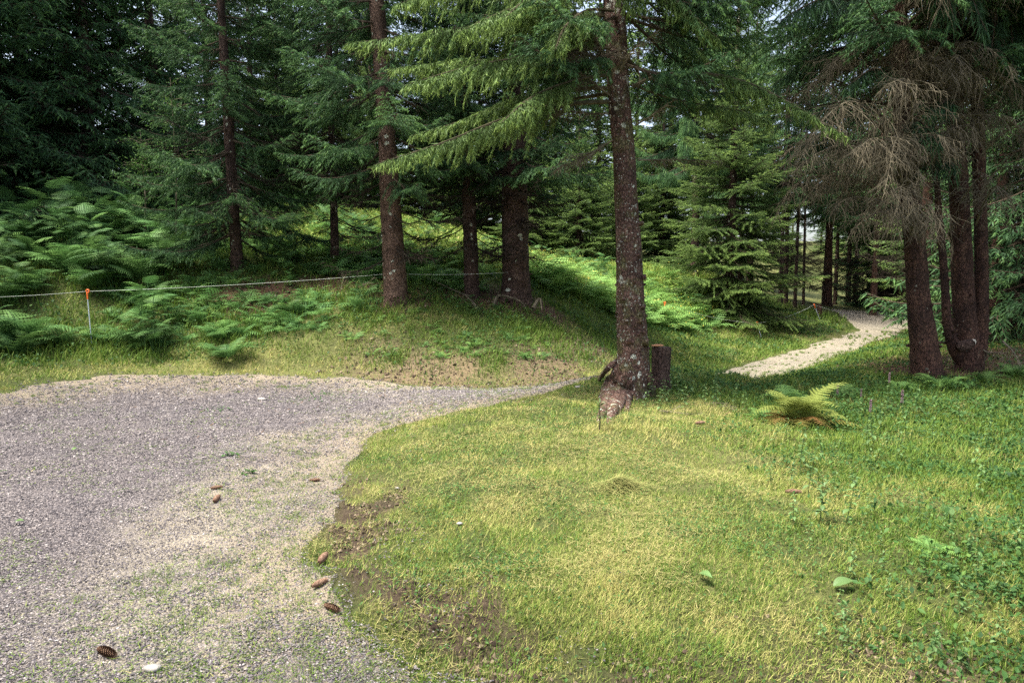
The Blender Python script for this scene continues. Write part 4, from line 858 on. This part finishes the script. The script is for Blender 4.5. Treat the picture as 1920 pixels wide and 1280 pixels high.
# ------------------------------------------------------------------ scattered stuff
def scatter(N_, r0, r1, k, a0, a1, dens, seed):
    rng = np.random.default_rng(seed); u = rng.random(N_)
    e = 2-k; r = r0*(r1/r0)**u if abs(e) < 1e-6 else (r0**e+u*(r1**e-r0**e))**(1/e)
    th = np.radians(rng.uniform(a0, a1, N_)); x = r*np.sin(th); y = r*np.cos(th)
    ok = rng.random(N_) < dens(x, y); return x[ok], y[ok], r[ok], rng
def blades(mb, x, y, r, rng, h, w, lean, tint, bend=True, lift=0., z=None):
    n = len(x); z = H(x, y) if z is None else z; az = rng.random(n)*6.28; ln = rng.random(n)**.7*lean; up = np.cos(ln); ou = np.sin(ln)
    d = np.stack([np.cos(az), np.sin(az), np.zeros(n)], 1); wd = np.stack([-np.sin(az+.5), np.cos(az+.5), np.zeros(n)], 1)
    b = np.stack([x, y, z-.004+lift], 1); top = b+d*(ou*h)[:, None]+np.array([0, 0, 1.])*(up*h)[:, None]
    if bend:
        mid = b+d*(ou*h*.35)[:, None]+np.array([0, 0, 1.])*(up*h*.62)[:, None]
        v = np.stack([b+wd*w[:, None]/2, b-wd*w[:, None]/2, mid-wd*w[:, None]*.4, mid+wd*w[:, None]*.4, top], 1)
        i = (np.arange(n)*5)[:, None]; t = tint[:, None]+np.array([-.05, -.05, 0, 0, .06])
        base = mb.n; mb.add(v.reshape(-1, 3), np.concatenate([i+3, i+2, i+4], 1), t.ravel()); mb.f4.append(np.concatenate([i, i+1, i+2, i+3], 1)+base)
    else:
        v = np.stack([b+wd*w[:, None]/2, b-wd*w[:, None]/2, top], 1); mb.add(v.reshape(-1, 3), np.arange(n*3).reshape(-1, 3), np.repeat(tint, 3))
def wild(x, y):      # 0 = mown lawn, 1 = rough growth
    s = sd_fast(x, y)
    right = sstep(.0, 1.1, x-(.9+.15*y)+(fbm(x, y, 1.0, 81)-.5)*1.5+sstep(7.3, 8.8, y)*.8)
    bank = sstep(9.8, 10.4, y)*sstep(.35, 1.1, s+(fbm(x, y, 1.0, 82)-.5)*.6)
    return np.maximum(right, bank)
# short mown turf
def d_lawn(x, y):
    e = edge(x, y); return sstep(-.02, .10, e)*(1-.7*m_soil(x, y))*(1-.75*m_cut(x, y))*(1-.9*m_litter(x, y))*(.25+.75*sstep(.32, .55, fbm(x, y, .22, 83)))
x, y, r, rng = scatter(900000, 2.1, 24, 2.0, -50, 50, d_lawn, 1)
mb = MB(); f = np.maximum(1, r/4.2); dry = fbm(x, y, 1.4, 84)+.35*(1-wild(x, y))
ti = np.clip(.50+.45*(dry-.6)+.9*(fbm(x, y, .28, 101)-.5)+rng.normal(size=len(x))*.15, 0, 1); ti = np.where(rng.random(len(x)) < .16*(1-wild(x, y)), .92, ti)
blades(mb, x, y, r, rng, .030*rng.uniform(.4, 1.9, len(x))*(.6+.8*fbm(x, y, .3, 89))*f**.5*(1+.5*wild(x, y)), .0042*f, 1.25, ti, bend=False)
tag(mb.build('grass', M['grass']), 'short mown turf beside the gravel', 'grass', kind='stuff')
# longer grass in the rough
def d_long(x, y):
    e = edge(x, y); thin = (1-.55*sstep(.5, 1.5, x)*sstep(10, 9, y))*sstep(.25, .6, np.hypot(x-2.95, y-7.0)); w = wild(x, y); ed = sstep(.0, .08, e)*sstep(.5, .1, e)*.20*sstep(.5, .62, fbm(x, y, .5, 87))
    return thin*np.clip(np.maximum(w*sstep(.1, .4, e)*(.15+.85*sstep(.42, .6, fbm(x, y, .8, 85)))*(1-.8*m_litter(x, y))*(1-.8*m_cut(x, y)), np.maximum(ed, .10*sstep(.1, .3, e)*sstep(.56, .68, fbm(x, y, .30, 86)))), 0, 1)
x, y, r, rng = scatter(420000, 2.1, 34, 1.9, -48, 48, d_long, 2)
mb = MB(); f = np.maximum(1, r/5); ti = np.clip(.36+.35*(fbm(x, y, 1.7, 88)-.4)+rng.normal(size=len(x))*.13, 0, 1)
blades(mb, x, y, r, rng, (.05+.13*rng.random(len(x))*(.5+.5*wild(x, y)))*(.6+.6*wild(x, y))*f**.35*(1-.45*sstep(.3, 1.5, x)*sstep(10, 9, y))*(1-.6*sstep(1.5, 3, x)*sstep(8, 9.5, y)*sstep(30, 24, y)), .0045*f, .9, ti)
tag(mb.build('long_grass', M['grass']), 'long uncut grass on the banks', 'grass', kind='stuff')
# mown clippings drying on the turf
def d_clip(x, y):
    e = edge(x, y); return sstep(-.25, .2, e)*(1-wild(x, y)*.9)*sstep(.42, .66, fbm(x, y, .55, 90))*(y < 11)*(1-.8*m_soil(x, y))*(.35+.65*sstep(2.6, 4, y))
x, y, r, rng = scatter(240000, 2.1, 11, 2.0, -45, 45, d_clip, 3); n = len(x)
mb = MB(); a = rng.random(n)*6.28; L = .035+.06*rng.random(n)**2; z = H(x, y)+.008+.024*rng.random(n)**1.5; f = np.maximum(1, r/4.5)
P0 = np.stack([x, y, z], 1); P1 = P0+np.stack([np.cos(a)*L, np.sin(a)*L, rng.normal(size=n)*.010], 1); wd = np.stack([-np.sin(a), np.cos(a), np.zeros(n)], 1)*(.0013*f)[:, None]
mb.add(np.stack([P0+wd, P0-wd, P1], 1).reshape(-1, 3), np.arange(3*n).reshape(-1, 3), np.repeat(np.clip(.45+rng.normal(size=n)*.25, 0, 1), 3))
tag(mb.build('grass_clippings', M['straw']), 'dry mown clippings lying on the turf', 'clippings', kind='stuff')
# leafy ground cover
def leaves(mb, x, y, z, rng, s, tint, tilt=.7):
    n = len(x); a = rng.random(n)*6.28; tl = rng.normal(size=n)*tilt; tl2 = rng.normal(size=n)*tilt*.6
    d = nrm(np.stack([np.cos(a)*np.cos(tl), np.sin(a)*np.cos(tl), np.sin(tl)], 1)); w = nrm(np.stack([-np.sin(a), np.cos(a), np.sin(tl2)], 1))
    b = np.stack([x, y, z], 1); v = np.stack([b, b+d*(s*.45)[:, None]+w*(s*.32)[:, None], b+d*s[:, None]-np.array([0, 0, .15])*s[:, None], b+d*(s*.45)[:, None]-w*(s*.32)[:, None]], 1)
    f = np.array([[0, 1, 2], [0, 2, 3]]); v[:, 0, 2] += 0; mb.add(v.reshape(-1, 3), ((np.arange(n)*4)[:, None, None]+f[None]).reshape(-1, 3), np.repeat(tint, 4))
def d_herb(x, y):
    e = edge(x, y); return sstep(.1, .5, e)*wild(x, y)*(.12+.88*sstep(.40, .60, fbm(x, y, 1.0, 91)))*(1-.75*m_cut(x, y))*(1-.6*m_litter(x, y))
x, y, r, rng = scatter(420000, 2.1, 30, 1.75, -48, 48, d_herb, 4); n = len(x); f = np.maximum(1, r/6.5)**.8
hh = fbm(x, y, .7, 92); mb = MB(); z = H(x, y)+(.02+.16*rng.random(n)**.8*sstep(.25, .7, hh)*(1-.6*sstep(1.5, 3, x)*sstep(8, 9.5, y)*sstep(30, 24, y)))*(.5+.5*wild(x, y))*np.minimum(f, 1.7)
leaves(mb, x, y, z, rng, (.017+.026*rng.random(n)**2)*f, np.clip(.45+.4*(fbm(x, y, 2., 93)-.5)+rng.normal(size=n)*.18, 0, 1))
tag(mb.build('ground_cover', M['herb']), 'low leafy herbs covering the banks', 'ground cover', kind='stuff')
# small clover leaves in the lawn
def d_clov(x, y): return sstep(.0, .4, edge(x, y))*(1-.5*m_soil(x, y))*(y < 12)*(.1+.9*sstep(.5, .66, fbm(x, y, .6, 94)))
x, y, r, rng = scatter(120000, 2.1, 12, 2.0, -45, 45, d_clov, 5); n = len(x); mb = MB(); f = np.maximum(1, r/5)
leaves(mb, x, y, H(x, y)+.015+.02*rng.random(n), rng, (.010+.012*rng.random(n))*f, np.clip(.6+rng.normal(size=n)*.2, 0, 1), .4)
tag(mb.build('clover', M['herb']), 'small clover leaves in the turf', 'clover', kind='stuff')
# tall growth in the clearing
def d_tall(x, y): return (sd_fast(x, y) > 3.0)*sstep(17, 19, y+.0*x)*(x < 9)*(.2+.8*sstep(.38, .55, fbm(x, y, 1.5, 95)))
x, y, r, rng = scatter(200000, 16, 60, 1.3, -25, 24, d_tall, 6); n = len(x); mb = MB()
blades(mb, x, y, r, rng, .25+.45*rng.random(n), .022*np.maximum(1, r/26), .7, np.clip(.58+rng.normal(size=n)*.15, 0, 1))
leaves(mb, x, y, H(x, y)+.55*rng.random(n), rng, .07+.07*rng.random(n), np.clip(.55+rng.normal(size=n)*.15, 0, 1))
tag(mb.build('meadow_growth', M['grass']), 'tall meadow growth in the sunny clearing', 'meadow', kind='stuff')
# yellow flowers
rng = np.random.default_rng(7); n = 1800; px = rng.uniform(960, 1340, n); Yv = rng.uniform(17, 30, n); mb = MB()
x = (px-960)/F*Yv; y = Yv; k = fbm(x, y, 1.4, 96) > .5; x, y = x[k], y[k]; n = len(x)
leaves(mb, x, y, H(x, y)+.45+.3*rng.random(n), rng, .03+.02*rng.random(n), np.full(n, .5), .3)
tag(mb.build('wildflowers', plain('yellow_petals', (.60, .50, .07), .6, .3)), 'small yellow wildflowers in the sunny clearing', 'flowers', kind='stuff')
# gravel stones
def d_stone(x, y): e = edge(x, y); return np.where(e < .02, 1-.6*sstep(-.6, 0, e+(fbm(x, y, .5, 61)-.5)*.9), .06*sstep(.9, .2, e)*sstep(.5, .65, fbm(x, y, .3, 97)))
x, y, r, rng = scatter(380000, 1.9, 13, 2.1, -48, 30, d_stone, 8); n = len(x); mb = MB()
s = (.0026+.0050*rng.random(n)**2.6)*np.maximum(1, r/4.5); o = np.array([[1, 0, 0], [0, 1, 0], [-1, 0, 0], [0, -1, 0], [0, 0, 1.], [0, 0, -1]])
v = o[None]*rng.uniform(.6, 1.3, (n, 6, 1))+rng.normal(size=(n, 6, 3))*.18; v[..., 2] *= .6; a = rng.random(n)*6.28; ca, sa = np.cos(a)[:, None], np.sin(a)[:, None]
v = np.stack([v[..., 0]*ca-v[..., 1]*sa, v[..., 0]*sa+v[..., 1]*ca, v[..., 2]], -1)*s[:, None, None]+np.stack([x, y, H(x, y)+.014+s*.2], 1)[:, None]
f8 = np.array([[0, 1, 4], [1, 2, 4], [2, 3, 4], [3, 0, 4], [1, 0, 5], [2, 1, 5], [3, 2, 5], [0, 3, 5]])
mb.add(v.reshape(-1, 3), ((np.arange(n)*6)[:, None, None]+f8[None]).reshape(-1, 3), np.repeat(np.clip(rng.beta(2, 2, n), 0, 1), 6))
M['stone'] = foliage_mat('stone', [(0, (.03, .027, .033)), (.35, (.085, .076, .083)), (.7, (.18, .16, .16)), (1, (.42, .38, .36))], trans=0, rough=.8, var=0)
tag(mb.build('gravel_stones', M['stone']), 'loose gravel stones on the turning place', 'gravel', kind='stuff')
# soil crumbs along the broken turf edge
def d_crumb(x, y): return np.clip(m_soil(x, y)*sstep(.35, .6, fbm(x, y, .35, 98))+.5*m_cut(x, y)+.25*m_litter(x, y), 0, 1)
x, y, r, rng = scatter(150000, 2.0, 17, 1.9, -40, 40, d_crumb, 9); n = len(x); mb = MB(); s = (.004+.012*rng.random(n)**3)*np.maximum(1, r/5)
v = o[None]*rng.uniform(.6, 1.3, (n, 6, 1))+rng.normal(size=(n, 6, 3))*.2; v = v*s[:, None, None]+np.stack([x, y, H(x, y)+s*.3], 1)[:, None]
mb.add(v.reshape(-1, 3), ((np.arange(n)*6)[:, None, None]+f8[None]).reshape(-1, 3), np.repeat(rng.random(n), 6))
tag(mb.build('soil_crumbs', foliage_mat('crumb', [(0, (.03, .022, .016)), (.6, (.11, .08, .055)), (1, (.24, .19, .13))], trans=0, rough=.95, spec=.1, var=0)), 'crumbs of bare soil along the broken turf edge', 'soil', kind='stuff')
# green bits and tufts strewn on the gravel
def d_bits(x, y): e = edge(x, y); return (e < 0)*sstep(.45, .68, fbm(x, y, .45, 99)+.28*sstep(-1.5, -.1, e))
x, y, r, rng = scatter(90000, 2.0, 34, 1.9, -48, 34, d_bits, 10); n = len(x); mb = MB(); f = np.maximum(1, r/4.5)
a = rng.random(n)*6.28; L = (.015+.04*rng.random(n)**2); P0 = np.stack([x, y, H(x, y)+.022], 1); P1 = P0+np.stack([np.cos(a)*L, np.sin(a)*L, .01*rng.random(n)], 1); wd = np.stack([-np.sin(a), np.cos(a), np.zeros(n)], 1)*(.002*f)[:, None]
mb.add(np.stack([P0+wd, P0-wd, P1], 1).reshape(-1, 3), np.arange(3*n).reshape(-1, 3), np.repeat(np.clip(.4+rng.normal(size=n)*.2, 0, 1), 3))
xc, yc, rc_, rng = scatter(8500, 2.1, 32, 1.8, -45, 32, d_bits, 12); k = len(xc); reps = 26
x = np.repeat(xc, reps)+rng.normal(size=k*reps)*.022; y = np.repeat(yc, reps)+rng.normal(size=k*reps)*.022; rr_ = np.repeat(rc_, reps)
keep = edge(x, y)+(fbm(x, y, .6, 63)-.5)*1.6 > -1.0; x, y, rr_ = x[keep], y[keep], rr_[keep]
blades(mb, x, y, rr_, rng, (.015+.03*rng.random(len(x)))*np.maximum(1, rr_/10), .003*np.maximum(1, rr_/4.5), 1.2, np.clip(.4+rng.normal(size=len(x))*.15, 0, 1), bend=False, lift=.012)
tag(mb.build('grass_bits', M['grass']), 'green bits of grass strewn over the gravel', 'grass', kind='stuff')
# twig and needle litter below the trees
x, y, r, rng = scatter(60000, 7, 24, 1.4, -30, 48, lambda x, y: m_litter(x, y)*.8+.02, 11); n = len(x); mb = MB()
a = rng.random(n)*6.28; L = .03+.12*rng.random(n)**3; P0 = np.stack([x, y, H(x, y)+.01], 1); add_segs(mb, P0, P0+np.stack([np.cos(a)*L, np.sin(a)*L, rng.random(n)*.03], 1), .004, .003, 3, .5)
tag(mb.build('twig_litter', plain('litter', (.17, .10, .06), .9, .2, 6, .6)), 'brown twigs and needles below the spruces', 'litter', kind='stuff')

# ------------------------------------------------------------------ small separate things
def ground_at(px, py):
    (x, y), = hits([(px, py)]); return x, y, float(H(x, y))
def cone_mesh(seed, L=.115, R_=.019):
    rng = np.random.default_rng(seed); mb = MB(); add_tube(mb, [(-L*.45, 0, R_*.9), (0, 0, R_*.95), (L*.45, 0, R_*.9)], [R_*.6, R_*.75, R_*.4], 8, .3)
    n = 150; k = np.arange(n); t = (k+.5)/n; a = k*2.39996; prof = np.sin(np.clip(t*.93+.05, 0, 1)*PI)**.55
    c = np.stack([(t-.5)*L, np.cos(a)*R_*prof*.75, np.sin(a)*R_*prof*.75+R_], 1); rad = np.stack([0*a, np.cos(a), np.sin(a)], 1); tan = np.stack([0*a, -np.sin(a), np.cos(a)], 1)
    w = .0062*prof; v = np.stack([c-tan*w[:, None], c+tan*w[:, None], c+rad*R_*.34+tan*w[:, None]*.55+[.011, 0, 0], c+rad*R_*.34-tan*w[:, None]*.55+[.011, 0, 0]], 1)
    mb.add(v.reshape(-1, 3), np.arange(4*n).reshape(-1, 4), np.repeat(.4+.6*rng.random(n), 4)); return mb.mesh('spruce_cone', M['cone'])
M['cone'] = foliage_mat('cone', [(0, (.04, .02, .012)), (.5, (.12, .065, .042)), (1, (.23, .145, .095))], trans=0, rough=.7, var=.2)
CM = [cone_mesh(1), cone_mesh(2)]
for i, (px, py, rz, sc, lab) in enumerate([
    (200, 1236, -.5, .98, 'large brown spruce cone on the gravel at the bottom left'), (406, 944, 1.7, 1.0, 'spruce cone on the gravel, lower of the two lying together'), (406, 921, .5, .75, 'small dark spruce cone just above another one on the gravel'),
    (605, 1054, 1.5, 1.0, 'spruce cone standing out where gravel meets the turf'), (599, 1106, .9, .8, 'dark spruce cone between two others at the turf edge'), (622, 1152, -.6, .85, 'reddish spruce cone at the turf edge nearest the bottom'),
    (590, 906, .2, .7, 'tiny spruce cone on the gravel near the yellowish turf'), (1487, 919, -.2, .9, 'dark spruce cone lying in the mown grass on the right'), (1312, 800, .3, .9, 'spruce cone among twigs right of the foreground spruce')]):
    x, y, z = ground_at(px, py); o = obj('spruce_cone', CM[i % 2]); o.location = (x, y, z+.014); o.rotation_euler = (0, 0, rz); o.scale = (sc,)*3; tag(o, lab, 'cone', 'fallen spruce cones')
# pale stones
rng = np.random.default_rng(33)
M['pale_stone'] = plain('pale_stone', (.27, .25, .23), .8, .3, 30, .25)
for px, py, s, lab in [(287, 1266, .032, 'pale stone on the gravel at the bottom edge'), (491, 752, .05, 'pale stone on the gravel near the far bank'), (745, 922, .012, 'small white stone in the yellowish turf'), (862, 986, .016, 'flat grey stone sunk in the turf'), (1083, 727, .03, 'white stone in the grass left of the foreground spruce')]:
    x, y, z = ground_at(px, py); mb = MB(); blob(mb, np.zeros(3), s, rng, 2, (1.2, .8, .55), .12); o = mb.build('stone', M['pale_stone'], None, True); o.location = (x, y, z+s*.3+.01); tag(o, lab, 'stone')
# single broad leaves
def leaf_mesh(L, W_, fold=.25, n=9):
    t = np.linspace(0, 1, n); w = W_*np.sin(PI*t**.8)**.9; w[-1] = .001; zc = .12*L*np.sin(PI*t)*1.0
    v = np.stack([np.stack([t*L, w, zc+w*fold], 1), np.stack([t*L, 0*t, zc], 1), np.stack([t*L, -w, zc+w*fold], 1)], 1).reshape(-1, 3); i = np.arange(n-1)[:, None]*3
    mb = MB(); mb.add(v, np.concatenate([np.concatenate([i, i+1, i+4, i+3], 1), np.concatenate([i+1, i+2, i+5, i+4], 1)]), .7); return mb
M['leaf'] = foliage_mat('leaf', [(0, (.05, .09, .03)), (.7, (.12, .20, .07)), (1, (.19, .28, .12))], trans=.3, rough=.4, var=.4)
LEAF = leaf_mesh(.075, .018).mesh('leaf', M['leaf'])
for i, (px, py, sc, lab) in enumerate([(27, 988, .9, 'pale green leaf lying on the gravel at the left edge'), (135, 850, .8, 'green leaf on the gravel left of the middle'), (435, 858, .9, 'pair-tipped green leaf on the pale gravel'), (243, 925, .7, 'small yellowish leaf on the gravel'),
    (1310, 1088, 1.2, 'pale broad leaf lying on the mown turf'), (1562, 1105, 1.5, 'broad grey-green leaf in the dim grass'), (1785, 975, 1.9, 'long pale leaf standing in the rough grass at the right'), (1795, 888, 1.3, 'pale broad leaf in the rough grass right of the yellowing fern'), (15, 890, .8, 'green leaf at the left edge of the gravel')]):
    x, y, z = ground_at(px, py); o = obj('fallen_leaf', LEAF); o.location = (x, y, z+.03); o.rotation_euler = (.2, -.15, i*1.3); o.scale = (sc,)*3; tag(o, lab, 'leaf', 'single leaves on the ground')
def leaf_cluster(px, py, r, n, lab):
    x, y, z = ground_at(px, py); rng = np.random.default_rng(int(px)); a = rng.random(n)*6.28; q = rng.random(n)**.5*r; mb = MB()
    X = q*np.cos(a)*1.6; Y = q*np.sin(a); leaves(mb, X, Y, .02+.02*rng.random(n), rng, .02+.035*rng.random(n), .3+.4*rng.random(n), .4)
    o = mb.build('torn_greens', M['herb'], None); o.location = (x, y, z); tag(o, lab, 'torn leaves')
leaf_cluster(402, 771, .16, 34, 'torn green leaves on the gravel in front of the left bank'); leaf_cluster(618, 748, .36, 70, 'scattered torn greenery on the pale gravel near the bend'); leaf_cluster(436, 858, .05, 22, 'small torn green sprig on the gravel below the middle')
leaf_cluster(470, 893, .04, 22, 'small green scrap right of the torn sprig on the gravel'); leaf_cluster(600, 740, .2, 25, 'torn greens at the far rim of the gravel')
# upright leafy weeds
def weed_mesh(seed, Hh, pairs, L, W_, spike=False):
    rng = np.random.default_rng(seed); mb = MB(); top = np.array([rng.normal()*.05, rng.normal()*.05, Hh]); P = np.array([[0, 0, 0], top*.5+[.01, 0, 0], top]); add_tube(mb, P, [.0035, .003, .0018], 4, .3)
    for k in range(pairs):
        f = .25+.72*(k+.5)/pairs; a0 = k*PI/2+rng.normal()*.3; s = (1.15-.65*f)
        for a in (a0, a0+PI):
            lm = leaf_mesh(L*s*rng.uniform(.8, 1.1), W_*s, .2, 6); mb.merge(lm, rotz(a) @ roty(rng.uniform(-.2, .55)), top*f, 1, rng.normal()*.12)
    return mb.mesh('stem_and_leaves', M['leaf']), top
M['spike'] = plain('faded_flower', (.22, .14, .17), .8, .2, 60, .4)
WE = [weed_mesh(500+i, .42, 6, .085, .021) for i in range(4)]
rg = random.Random(8)
wlab = ['leafy upright weed with pale toothed leaves right of the yellowing fern', 'weed with a faded purple flower spike near the right tree']
spots = [(1590, 800), (1612, 770), (1650, 790), (1570, 830), (1640, 830), (1585, 750), (1665, 760), (1545, 850), (1602, 905), (1700, 810), (1630, 870), (1680, 850), (1560, 780), (1225, 735), (1245, 745), (1720, 770), (1350, 735), (1800, 790), (1850, 830), (1500, 870), (1252, 752), (1235, 760), (1258, 735), (1275, 745), (1300, 740), (1320, 752), (1285, 765), (1345, 748), (1375, 752), (1400, 765), (1210, 765)]
GW = 'mixed weeds in the dim right foreground'
for i in range(70):
    px, py = rg.uniform(1400, 1910), rg.uniform(790, 1240)
    if px < 1400+(py-790)*.35: continue
    x, y, z = ground_at(px, py); e = empty('weed', (x, y, z-.01), rg.uniform(0, 6.28), rg.uniform(.35, .8)*(1 if py < 1000 else .65)); obj('stem_and_leaves', WE[i % 4][0], e); tag(e, 'leafy weed in the dim rough growth of the right foreground', 'weed', GW)
for i, (px, py) in enumerate(spots):
    x, y, z = ground_at(px, py+12); me, top = WE[i % 4]; e = empty('weed', (x, y, z-.01), rg.uniform(0, 6.28), rg.uniform(.55, .95) if py < 880 else .5)
    obj('stem_and_leaves', me, e); sp = i in (1, 4, 6, 9, 12)
    if px < 1260: lab = 'leafy weed growing against the dark stump' ; grp = 'leafy weeds against the stump'
    elif px < 1401 and i > 12: lab = 'leafy weed in the patch between the stump and the yellowing fern'; grp = 'leafy weeds between stump and fern'
    elif sp: lab = wlab[1]; grp = 'weeds with faded purple spikes'
    else: lab = 'leafy upright weed in the rough grass on the right'; grp = 'leafy weeds around the yellowing fern'
    tag(e, lab, 'weed', grp)
    if sp:
        mb = MB(); rng = np.random.default_rng(i); n = 90; t = rng.random(n); a = rng.random(n)*6.28; P = top+np.stack([np.cos(a)*.008*(1-t*.6), np.sin(a)*.008*(1-t*.6), t*.13], 1)
        add_segs(mb, P, P+np.stack([np.cos(a)*.007, np.sin(a)*.007, 0*a+.004], 1), .0035, .002, 3); add_segs(mb, [top], [top+[0, 0, .13]], .003, .001, 4); mb.build('flower_spike', M['spike'], e)
# thin young seedling left of the big root
x, y, z = ground_at(1124, 808); mb = MB(); add_tube(mb, [(0, 0, 0), (.003, 0, .12), (0, 0, .27)], [.006, .005, .003], 6, .3); e = empty('seedling', (x, y, z), label='thin dark-stemmed seedling in front of the gripping roots', cat='seedling'); mb.build('stem', M['twig_dark'], e)
mb = MB(); rng = np.random.default_rng(5); a = rng.random(26)*6.28
for k in range(26): mb.merge(leaf_mesh(.07, .007, .1, 5), rotz(a[k]) @ roty(rng.uniform(-.6, .3)), np.array([0, 0, .15+.13*rng.random()]), 1, -.1)
mb.build('leaves', M['leaf'], e)
# fallen branches and root snags
def snag(pts, r, lab, mat_='twig_dead', name='fallen_branch', wm=.25, n=.2, cat='branch'):
    P = pixline(pts); P[:, 2] = np.maximum(P[:, 2], H(P[:, 0], P[:, 1])+r*.5); o_ = P[0].copy(); mb = MB(); rng = np.random.default_rng(int(pts[0][0]))
    make_bough(None, mb, P-o_, rng, wmax=wm, sec=n, tert=.12, sl=.15, hang=.1, t0=.15, rb=r, lod=0, dead=True, curl=.2); o = mb.build(name, M[mat_], None); o.location = o_; tag(o, lab, cat)
snag([(645, 580, 14.4), (662, 545, 14.6), (705, 520, 14.9)], .02, 'bare grey branch leaning left of the pale sunlit trunk', wm=.4, n=.12)
snag([(655, 585, 14.2), (640, 540, 14.5), (650, 510, 14.6)], .015, 'upright broken twig at the left foot of the pale sunlit trunk')
snag([(880, 555, 14.7), (860, 548, 14.8), (800, 520, 15.2)], .02, 'thin fallen branch lying behind the pale sunlit trunk')
snag([(895, 580, 14.2), (885, 565, 14.3), (872, 553, 14.5)], .032, 'short broken tan branch below the slim dark spruce')
snag([(925, 575, 14.5), (935, 555, 14.6), (965, 560, 14.5), (985, 572, 14.4)], .035, 'curled dead root at the foot of the thick dark spruce', name='dead_root', cat='root')
snag([(1000, 578, 14.3), (1012, 560, 14.4), (1016, 582, 14.2)], .045, 'mossy root snag right of the thick dark spruce', name='dead_root', cat='root')
snag([(1235, 795, 7.4), (1290, 803, 7.2), (1340, 815, 7.1)], .012, 'thin brown branch in the grass right of the gripping roots')
snag([(1290, 770, 7.9), (1330, 785, 7.7), (1380, 800, 7.5)], .010, 'thin grey twig in the grass left of the yellowing fern')
snag([(1880, 640, 10.6), (1900, 660, 10.4), (1918, 690, 10.2)], .018, 'bare tangled branch at the right edge below the dark wood', wm=.5, n=.1)
snag([(960, 795, 6.6)], .01, '') if False else None
# heaped hay tuft in the middle of the lawn
x, y, z = ground_at(1160, 912); rng = np.random.default_rng(6); n = 2600; a = rng.random(n)*6.28; q = np.abs(rng.normal(size=n))*.09
X = q*np.cos(a)*1.35; Y = q*np.sin(a)*.8; Z = .075*np.exp(-(q/.1)**2)*rng.random(n)**.6+.02; b_ = rng.normal(size=n)*.9; P0 = np.stack([X, Y, Z], 1); L = .03+.08*rng.random(n); mb = MB()
P1 = P0+np.stack([np.cos(b_)*L, np.sin(b_)*L, rng.normal(size=n)*.018-.01], 1); wd = np.stack([-np.sin(b_), np.cos(b_), 0*b_], 1)*.0022
mb.add(np.stack([P0+wd, P0-wd, P1], 1).reshape(-1, 3), np.arange(3*n).reshape(-1, 3), np.repeat(np.clip(.5*rng.random(n), 0, 1), 3)); o = mb.build('hay_tuft', M['straw']); o.location = (x, y, z); tag(o, 'small heaped tuft of cut grass in the middle of the lawn', 'cut grass')
# broad-leaved shrub between the dark spruces on the left
for px, py, Y, sc, lab in [(330, 170, 17.0, 1.0, 'broad-leaved sapling with small bright leaves left of the slender layered spruce'), (270, 270, 16.5, .8, 'lower broad-leaved sapling in front of the dark left wood')]:
    p = at(px, 470, Y); z0 = float(H(p[0], p[1])); top = at(px, py, Y)[2]-z0; e = empty('sapling', (p[0], p[1], z0), label=lab, cat='sapling'); rng = np.random.default_rng(px); mb = MB(); lf = MB()
    add_tube(mb, [(0, 0, 0), (.1, 0, top*.5), (.05, 0, top+.3)], [.03, .02, .006], 6)
    for k in range(26):
        z = top*(.45+.6*rng.random()); a = rng.random()*6.28; L = rng.uniform(.4, 1.2)*sc; d = np.array([math.cos(a), math.sin(a), .15]); P = np.array([[.07, 0, z], [.07, 0, z]+d*L*.5+[0, 0, .08], [.07, 0, z]+d*L]); add_tube(mb, P, [.008, .005, .002], 4, cap=False)
        n = 45; t = rng.random(n); Q = P[0]+(P[2]-P[0])*t[:, None]+rng.normal(size=(n, 3))*.09*(.4+t[:, None]); leaves(lf, Q[:, 0], Q[:, 1], Q[:, 2], rng, .04+.03*rng.random(n), .5+.4*rng.random(n), .5)
    mb.build('trunk', M['twig_dead'], e); lf.build('crown', M['herb'], e)
# two unseen spruces added behind the viewer to shade the foreground corners
spruce(0, 5, 0, 'dense', .35, 'unseen spruce added behind the viewer on the left to shade the gravel', loc=(-9.2, -.9), sc=.8, rz=1)
spruce(0, 6, 0, 'dense', .4, 'tall unseen spruce added behind the viewer to shade the foreground', loc=(-5.6, -2.7), sc=1.3, rz=2)
